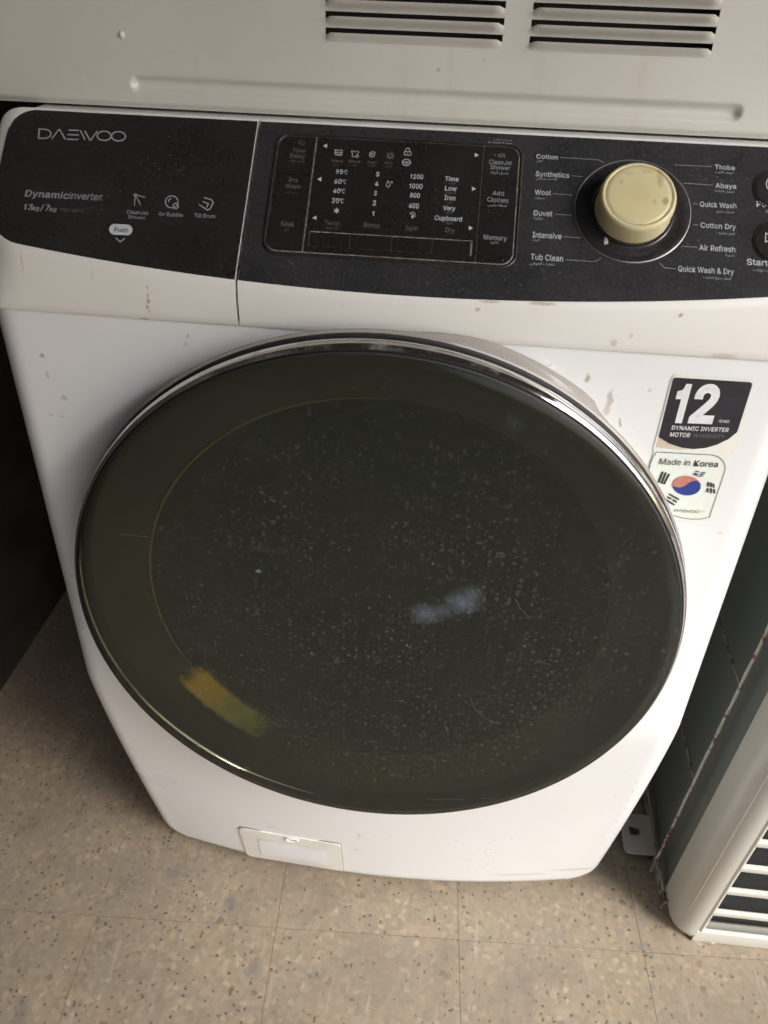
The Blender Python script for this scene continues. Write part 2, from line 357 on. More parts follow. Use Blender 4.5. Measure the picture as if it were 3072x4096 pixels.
def mat_bowl():
    m = NT('olive_brown_plastic', (.05, .05, .04), .6)
    m.base(m.mix(m.ramp(m.noise(6, 3), [(.38, 0.0), (.62, 1.0)]), (.038, .043, .034), (.064, .053, .028))); return m.m
M = dict(body=mat_body(), cream=mat_cream(), black=mat_black(), lcd=mat_black('black_display', (.006, .006, .007), .45),
    gap=mat_dust_gap(), knob=mat_knob(), chrome=mat_chrome(), dchrome=mat_chrome(True), glass=mat_glass(), floor=mat_terrazzo(),
    cab=mat_paint('beige_grey_enamel', (.61, .61, .57), amt=.2), acp=mat_paint('ivory_enamel', (.54, .53, .48), amt=.2),
    rust=mat_rust_rod(True), rod=mat_rust_rod(False), dark=mat_simple('dark_void', (.012, .012, .012), .9),
    seal=mat_simple('black_rubber', (.02, .02, .02), .6), drum=mat_simple('drum_steel', (.12, .115, .10), .4, 1),
    bowl=mat_bowl(), lip=mat_simple('amber_lip', (.32, .21, .06), .4),
    p_hi=mat_print('print_pale', (.58, .62, .68)), p_mid=mat_print('print_grey', (.34, .365, .41)), p_lo=mat_print('print_faded', (.15, .15, .16)),
    p_warm=mat_print('print_faded_warm', (.15, .125, .11)), p_wh=mat_simple('print_white', (.74, .75, .78), .4, var=.04), p_dk=mat_simple('print_dark', (.035, .033, .04), .35, var=.1),
    p_gr=mat_simple('print_thin_grey', (.16, .165, .17), .4))
def mat_holo():
    m = NT('holographic_film', (.8, .82, .8), .25, coat=.4)
    c = m.ramp(m.noise(9, 3, vec=m.mapped((2, 2, 1.3))), [(.25, (.80, .76, .77)), (.42, (.82, .81, .75)), (.55, (.74, .82, .77)), (.7, (.79, .82, .83)), (.85, (.82, .79, .77))])
    m.base(m.mix(m.ramp(m.noise(160, 3), [(.5, 0.0), (.7, .2)]), c, (.6, .6, .58))); return m.m
M['holo'] = mat_holo()
M['stk'] = mat_simple('sticker_black', (.016, .014, .022), .22, var=.3, sc=60, coat=.4)
M['beige'] = mat_simple('sticker_beige', (.60, .50, .40), .35)
M['red'] = mat_simple('emblem_red', (.50, .20, .15), .35, var=.1); M['blue'] = mat_simple('emblem_blue', (.018, .045, .26), .35, var=.1)
M['flap'] = mat_simple('flap_cream', (.73, .72, .68), .4, var=.03); M['label'] = mat_simple('label_white', (.76, .77, .80), .5, var=.02)

# ------------------------------------------------------------------ the place: floor, walls
floor = mk('floor', *box(-2.6, 4.5, -6, 2.2, -.06, -.0009), mat_simple('grout', (.20, .18, .155), .8, var=.4, sc=120))
props(floor, 'beige terrazzo tiled floor with speckled chips and grey joints', kind='structure')
GX, GY, TH, TS = .1249, .0005, .0507, .25
tv, tf = box(-TS/2+.0003, TS/2-.0003, -TS/2+.0003, TS/2-.0003, -.02, 0)
tm = mesh_data('tile', tv, tf, M['floor'])
for i in range(-8, 6):
    for j in range(-5, 7):
        cx = GX + TS*(cos(TH)*(i+.5) - sin(TH)*(j+.5)); cy = GY + TS*(sin(TH)*(i+.5) + cos(TH)*(j+.5))
        t = bpy.data.objects.new('tile', tm); COL.objects.link(t); t.parent = floor
        t.location = (cx, cy, random.uniform(-.0002, .0002)); t.rotation_euler = (random.uniform(-.001, .001), random.uniform(-.001, .001), TH + random.uniform(-.0015, .0015))
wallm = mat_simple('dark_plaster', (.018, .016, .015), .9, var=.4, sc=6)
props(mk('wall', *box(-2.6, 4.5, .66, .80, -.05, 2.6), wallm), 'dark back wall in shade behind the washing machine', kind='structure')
props(mk('wall', *box(-.80, -.70, -2.5, .658, -.05, 2.6), mat_simple('added_wall_dark_brown', (.026, .021, .017), .9, var=.5, sc=9)), 'dark side wall added left of the washing machine to blacken the gap and block light', kind='structure')  # wall set close in to black out the left gap and cut light
props(mk('wall', *box(-2.6, .55, -2.75, -2.602, -.05, 2.6), wallm), 'unseen dark front wall added to block daylight from the left', kind='structure')  # out of view, added to shade the left side from the sky
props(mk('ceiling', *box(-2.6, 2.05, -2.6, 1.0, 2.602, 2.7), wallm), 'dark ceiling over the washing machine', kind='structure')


# ------------------------------------------------------------------ washing machine
WM = props(empty('washing_machine', (0, .3, 0)), 'large white front loading washing machine with round tinted door and black console', 'washing machine')
WMI = Matrix.Translation((0, -.3, 0))
def wm(o):                             # keep world coordinates while parenting to the machine
    o.parent = WM; o.matrix_parent_inverse = WMI; return o

# cabinet: front sheet with rounded sides, hole for the door, tapering foot
W0, RC = .3165, .026
zs = [.018, .020, .024, .030, .038, .048] + [.06+.0125*k for k in range(65)] + [.8715, .8745, .8775]
def half_w(z):
    w_ = W0
    if z < .060: w_ -= .032 - sqrt(max(0, .032**2 - (.060-z)**2))*1.0
    return w_
US = [-1+2*k/56 for k in range(57)]
V = []; F = []
def ring_pts(z):
    hw = half_w(z); fr = hw-RC; P = []
    lip = .010*(1-smoothstep(.018, .030, z))
    ye = yF(fr, z)
    P.append((-hw, .62, z)); P.append((-hw, .35, z))
    for k in range(9):
        a = pi/2*k/8; P.append((-fr-RC*cos(a), ye+RC-RC*sin(a)+lip, z))
    for u in US[1:-1]: P.append((u*fr, yF(u*fr, z)+lip, z))
    for k in range(9):
        a = pi/2*(1-k/8); P.append((fr+RC*cos(a), ye+RC-RC*sin(a)+lip, z))
    P.append((hw, .35, z)); P.append((hw, .62, z)); return P
for z in zs: V += ring_pts(z)
nr = len(ring_pts(.5))
for i in range(len(zs)-1):
    for k in range(nr-1):
        q = (i*nr+k, i*nr+k+1, (i+1)*nr+k+1, (i+1)*nr+k)
        c = sum((Vector(V[a]) for a in q), Vector())/4
        if hypot(c.x, c.z-DZ) < .225 and c.y < .1: continue
        F.append(q)
    F.append((i*nr+nr-1, i*nr, (i+1)*nr, (i+1)*nr+nr-1))
F.append(tuple(range(nr))[::-1])
body = wm(mk('cabinet', V, F, M['body'], smooth=True, auto=50))
V, F = box(-.255, .255, .13, .60, .004, .0175); wm(mk('base_plinth', V, F, M['dark']))
V, F = box(-.308, .308, .086, .62, .872, .9935); wm(mk('lid', V, F, M['cream'], bevel=.004))

# service flap low on the front
def body_patch(outline, off, mat, name, parent=None, thick=0):
    """outline: list of (x,z); a patch following the front sheet"""
    n = len(outline); cx = sum(p[0] for p in outline)/n; cz = sum(p[1] for p in outline)/n
    V = [(cx, yF(cx, cz)-off, cz)]; R = 6
    for r in range(1, R+1):
        for x, z in outline:
            X = cx+(x-cx)*r/R; Z = cz+(z-cz)*r/R; V.append((X, yF(X, Z)-off, Z))
    F = [(0, 1+k, 1+(k+1) % n) for k in range(n)]
    for r in range(R-1):
        for k in range(n): F.append((1+r*n+k, 1+(r+1)*n+k, 1+(r+1)*n+(k+1) % n, 1+r*n+(k+1) % n))
    if thick:
        b = len(V)
        for x, z in outline: V.append((x, yF(x, z)+thick, z))
        for k in range(n): F.append((1+(R-1)*n+k, b+k, b+(k+1) % n, 1+(R-1)*n+(k+1) % n))
    o = mk(name, V, F, mat)
    if parent is None: return wm(o)
    o.parent = parent; o.matrix_parent_inverse = WMI if parent is WM else Matrix(); return o
fc = [b_px(*p) for p in ((955, 3307), (1362, 3375), (1374, 3480), (990, 3418))]
def lerp_quad(c, u, v):
    a = Vector(c[0]).lerp(Vector(c[1]), u); b = Vector(c[3]).lerp(Vector(c[2]), u); return a.lerp(b, v)
def quad_rr(c, x0, x1, y0, y1, r, n=5): return [tuple(lerp_quad(c, u, v)) for u, v in rrect(x0, x1, y0, y1, r, n)]
body_patch(quad_rr(fc, -.008, 1.008, -.03, 1.03, .07), .0006, mat_simple('gap_grey', (.22, .21, .19), .7), 'flap_gap')['label'] = 'thin dark joint round the service flap'
flap = body_patch(quad_rr(fc, .0, 1, 0, 1, .06), .0022, M['flap'], 'service_flap', thick=.002)
o = body_patch(quad_rr(fc, .17, .86, .27, .80, .03), .0028, M['label'], 'paper_label')
# finger notch at the top of the flap
nc = lerp_quad(fc, .53, .07); nx, nz = nc; ny = yF(nx, nz)
V, F = lathe([(.0098, .0008), (.0092, -.0006), (.0082, -.0010), (.0072, -.0004), (.0066, .0006)], 24, lambda a, b, h: (nx+a, ny-.0026+h*.8, nz+b*.42))
wm(mk('finger_notch', V, F, M['flap'], smooth=True))

# console shell: white, in two pieces (drawer front on the left, console on the right)
def v_fold(x):
    v = -.036 + .26*(x-.012)**2
    d = max(0, -x-.2775, x-.2775); v += .026 - sqrt(max(0, .026**2 - min(.026, d)**2))
    return v
XE = .3165; VT = .1038
def v_top(x):
    d = max(0, abs(x)-(XE-.022)); return VT - (.022 - sqrt(max(0, .022**2 - min(d, .022)**2)))
def shell(x0, x1, name, parent=None, lab=None):
    n = max(8, int((x1-x0)/.005)); xs = [x0+(x1-x0)*k/n for k in range(n+1)]
    if abs(x0) > .3: xs = [x0+.001*k for k in range(22)] + [x for x in xs if x > x0+.024]
    if abs(x1) > .3: xs = [x for x in xs if x < x1-.024] + [x1-.001*k for k in range(21, -1, -1)]
    V = []; m_ = None
    for x in xs:
        d = max(0, abs(x)-(XE-.02)); pb = .02 - sqrt(max(0, .02**2 - min(d, .02)**2))      # round the outer ends back
        vf, vt = v_fold(max(-.3030, min(.3030, x))), v_top(x)
        zsn = .8735 - .004*(x/.3)**2
        yb = yF(max(-.3, min(.3, x)), zsn) - .0022
        fo = con(x, vf); prof = []
        prof.append(Vector((x, .05, zsn)))
        prof.append(Vector((x, yb+.0045, zsn))); prof.append(Vector((x, yb+.001, zsn+.0006))); prof.append(Vector((x, yb, zsn+.0022)))
        for k in range(1, 7):
            t = k/7; q = Vector((x, yb+(fo.y-.0006-yb)*t, zsn+.0022+(fo.z-.0025-zsn-.0022)*t)); q.y -= .0012*sin(pi*t); prof.append(q)
        prof.append(Vector((x, fo.y-.0006, fo.z-.0016))); prof.append(Vector((x, fo.y+.0006, fo.z+.0004)))
        for k in range(1, 10): prof.append(con(x, vf+.002+(vt-.004-vf)*k/10))
        prof.append(con(x, vt-.0035)); prof.append(con(x, vt-.001, -.0006)); prof.append(con(x, vt, -.0028)); prof.append(Vector((x, con(x, vt).y+.012, con(x, vt).z-.0065)))
        for q in prof: q.y += pb*.75
        V += prof; m_ = len(prof)
    F = []
    for i in range(len(xs)-1):
        for k in range(m_-1): F.append((i*m_+k, i*m_+k+1, (i+1)*m_+k+1, (i+1)*m_+k))
    F.append(tuple(range(m_))[::-1]); F.append(tuple((len(xs)-1)*m_+k for k in range(m_)))
    o = wm(mk(name, V, F, M['cream'], smooth=True, auto=40))
    if lab: o['label'] = lab
    return o
XS = -.1095
drawer = shell(-XE, XS-.0009, 'detergent_drawer')
console = shell(XS+.0009, XE, 'control_console')
wm(mk('drawer_gap', *box(XS-.003, XS+.003, -.015, .06, .874, .915), M['seal']))
def sub(o, parent):
    o.parent = parent; o.matrix_parent_inverse = parent.matrix_world.inverted() if False else Matrix(); return o
# children of drawer/console keep world coordinates because those parents sit at identity relative to the world
# black glossy facing laid in the shell
def facing(x0, x1, parent, name='black_facing', mat=M['black']):
    n = int((x1-x0)/.003); xs = [x0+(x1-x0)*k/n for k in range(n+1)]; V = []; NV = 14; h = .0007
    for x in xs:
        lo = v_fold(x)+.0006; hi = VT-.0036
        d = max(0, -x-.2835)
        if x < -.2835: hi -= .020 - sqrt(max(0, .020**2-min(.0199, d)**2)); lo += 0
        V.append(con(x, lo, -.001))
        for k in range(NV+1): V.append(con(x, lo+(hi-lo)*k/NV, h - (.0005 if k in (0, NV) else 0)))
        V.append(con(x, hi, -.001))
    m_ = NV+3; F = []
    for i in range(len(xs)-1):
        for k in range(m_-1): F.append((i*m_+k, i*m_+k+1, (i+1)*m_+k+1, (i+1)*m_+k))
    F.append(tuple(range(m_))[::-1]); F.append(tuple((len(xs)-1)*m_+k for k in range(m_)))
    return sub(mk(name, V, F, mat, smooth=True, auto=30), parent)
# left end of the facing is rounded: it stops a little short of the shell's end
XL = -.3034
facing(XL, XS-.0012, drawer)
facing(XS+.0012, .3032, console, mat=mat_black('black_sheen_dusty_panel', (.017, .018, .022), .8))  # lighter bluish base paints in sky sheen, on top of heavier dust
sub(mk('dusty_seam', *join(([con(XS+.0010, v_fold(XS)+.001, .0004), con(XS+.0018, v_fold(XS)+.001, .0009), con(XS+.0018, .1, .0009), con(XS+.0010, .1, .0004)], [(0, 1, 2, 3)])), M['gap']), console)

# ---- console plates
def plate(outline, h0, h1, mat, name, parent=console, bevel=.0003):
    n = len(outline); V = [con(x, v, h0) for x, v in outline]+[con(x, v, h1) for x, v in outline]
    F = [tuple(range(n, 2*n))]+[(k, (k+1) % n, n+(k+1) % n, n+k) for k in range(n)]
    return sub(mk(name, V, F, mat, bevel=bevel, seg=1), parent)
H0 = .0007
# raised bezel round the display, dusty in its groove
def ring_tube(outline, r, mat, name, h, parent=console, n=8):
    return sub(mk(name, *tube([con(x, v, h) for x, v in outline], r, n, True), mat, smooth=True), parent)
plate(rrect(-.0915, .0880, -.0072, .0885, .0085), H0-.0004, H0+.00035, M['gap'], 'dust_bed', bevel=0)
ring_tube(rrect(-.0930, .0895, -.0088, .0900, .010, 8), .0013, M['black'], 'display_bezel', H0)
def blk(x0, x1, v0, v1, name, r=.0008, lab=None, m='lcd'):
    P = rrect(x0, x1, v0, v1, r, 4) if not isinstance(r, tuple) else None
    if P is None:
        P = []
        for (cx, cy, a0, rr) in ((x1, v1, 0, r[0]), (x0, v1, pi/2, r[1]), (x0, v0, pi, r[2]), (x1, v0, 1.5*pi, r[3])):
            sx = -1 if a0 in (0, 1.5*pi) else 1; sy = -1 if a0 in (0, pi/2) else 1
            for k in range(6):
                a = a0+pi/2*k/5; P.append((cx+sx*rr+rr*cos(a), cy+sy*rr+rr*sin(a)))
    o = plate(P, H0, H0+.0014, M[m], name)
    if lab: o['label'] = lab
    return o
L0, L1, L2, L3 = -.0908, -.0641, -.0627, .0612
B = .0003
blk(L0, L1, .0555, .0878, 'time_delay_button', (B, .008, B, B)); blk(L0, L1, .0266, .0551, 'pre_wash_button', B); blk(L0, L1, -.0066, .0262, 'soak_button', (B, B, .008, B))
blk(L3+.0008, .0873, .0575, .0878, 'shower_button', (.008, B, B, B)); blk(L3+.0008, .0873, .0262, .0571, 'add_clothes_button', B); blk(L3+.0008, .0873, -.0066, .0258, 'memory_button', (B, B, B, .008))
# display window around the row of four keys
VB0, VB1 = -.0016, .0099
blk(L2, L3, VB1+.0005, .0878, 'display_window', B)
blk(L2, L3, -.0066, VB0-.0005, 'display_sill', B)
blk(L2, -.0600, VB0-.0002, VB1+.0002, 'display_edge', .0002); blk(.0590, L3, VB0-.0002, VB1+.0002, 'display_edge', .0002)
kx = [-.0596, -.0296, .0004, .0298, .0574]
for a, b in zip(kx, kx[1:]): blk(a+.0003, b-.0003, VB0, VB1-.0006, 'option_key', .0004)

# ---- dial
DX, DV, DR = .1705, .0418, .0412
def dial(prof, mat, name, n=72, parent=console, auto=35):
    V, F = lathe(prof, n, lambda a, b, h: con(DX+a, DV+b, h)); return sub(mk(name, V, F, mat, smooth=True, auto=auto), parent)
dial([(DR+.0004, .0004), (DR+.0002, .0014), (DR-.0002, .0016), (DR-.0005, .0010)], mat_simple('thin_silver_ring', (.34, .34, .35), .35, .6), 'dial_ring')
dial([(DR-.0003, .0008), (.0395, .0014), (.0350, .0011), (.0310, .0008), (.0292, .0016), (.0288, .0028), (.0276, .0030), (.0255, .0030)], mat_black('black_gloss_dish', (.010, .010, .012), .5), 'dial_dish')
knob = dial([(.0272, .0030), (.0274, .0036), (.0272, .0050), (.0268, .0150), (.0264, .0178), (.0256, .0196), (.0244, .0203), (.0237, .0200), (.0232, .0196), (.0226, .0196), (.0219, .0201), (.0200, .0204), (.010, .0206), (.0001, .0206)], M['knob'], 'dial_knob', auto=None)
dial([(.0236, .01975), (.0231, .01972), (.0226, .01975)], mat_simple('groove_dirt', (.40, .33, .19), .6, var=.3, sc=200), 'knob_groove')
# dried white glue on the dish
x, v = s_px(2422, 962)
gv = []
for k in range(14):
    a = 2*pi*k/14; r = .0022*(1+.35*random.uniform(-1, 1)); gv.append(con(x+r*cos(a)*.9, v+r*sin(a)*1.5, .0012))
gv.append(con(x, v, .0024)); gf = [(k, (k+1) % 14, 14) for k in range(14)]
sub(mk('glue_blob', gv, gf, mat_simple('dried_glue', (.55, .52, .46), .5, var=.3, sc=500), smooth=True, label='dried white glue drip on the dish below the knob'), console)

# ---- push buttons at the right end
for (bx, bv, nm) in ((.2712, .0655, 'power_button'), (.2712, .0235, 'start_button')):
    V, F = lathe([(.0164, .0004), (.0162, .0013), (.0157, .0014), (.0154, .0008), (.0148, .0008), (.0144, .0015), (.0120, .0019), (.006, .0017), (.0001, .0016)], 48, lambda a, b, h: con(bx+a, bv+b*1.02, h))
    sub(mk(nm, V, F, M['black'], smooth=True, auto=35), console)

# ------------------------------------------------------------------ printed writing
class Surf:                            # maps photograph positions to a face and back to points just off it
    def __init__(s, inv, fwd, parent, M4=None): s.inv, s.fwd, s.parent = inv, fwd, parent
SC = Surf(s_px, lambda x, v, h=.0010: con(x, v, h), console)
SD = Surf(s_px, lambda x, v, h=.0010: con(x, v, h), drawer)
SL = Surf(s_px, lambda x, v, h=.0023: con(x, v, h), console)       # on top of the display plates
def crop(ox, oy, s): return lambda x, y: (ox+x*s, oy+y*s)
C1, C2, C3, C5 = crop(0, 350, .6329), crop(1050, 500, .6329), crop(2050, 500, .616), crop(2550, 1450, .3164)
Z1, Z2 = crop(1100, 520, .3014), crop(1500, 520, .3617)
# Arabic shaping: base letter -> (isolated code, joins to the next letter)
AR = {}
def _ar():
    one = 'آأؤإئابةتثجحخدذرزسشصضطظعغفقكلمنهوىي'
    code = 0xFE81
    for ch in one:
        dual = ch not in 'آأؤإاةدذرزوى'
        AR[ch] = (code, dual); code += 4 if dual else 2
_ar(); AR['ء'] = (0xFE80, False)
def shape(txt):
    out = []
    for i, ch in enumerate(txt):
        if ch not in AR: out.append(ch); continue
        c, dual = AR[ch]
        prev = i > 0 and txt[i-1] in AR and AR[txt[i-1]][1] and ch != 'ء'
        nxt = dual and i+1 < len(txt) and txt[i+1] in AR and txt[i+1] != 'ء'
        k = 3 if (prev and nxt) else 2 if nxt else 1 if prev else 0
        out.append(chr(c+k))
    return ''.join(reversed(out))
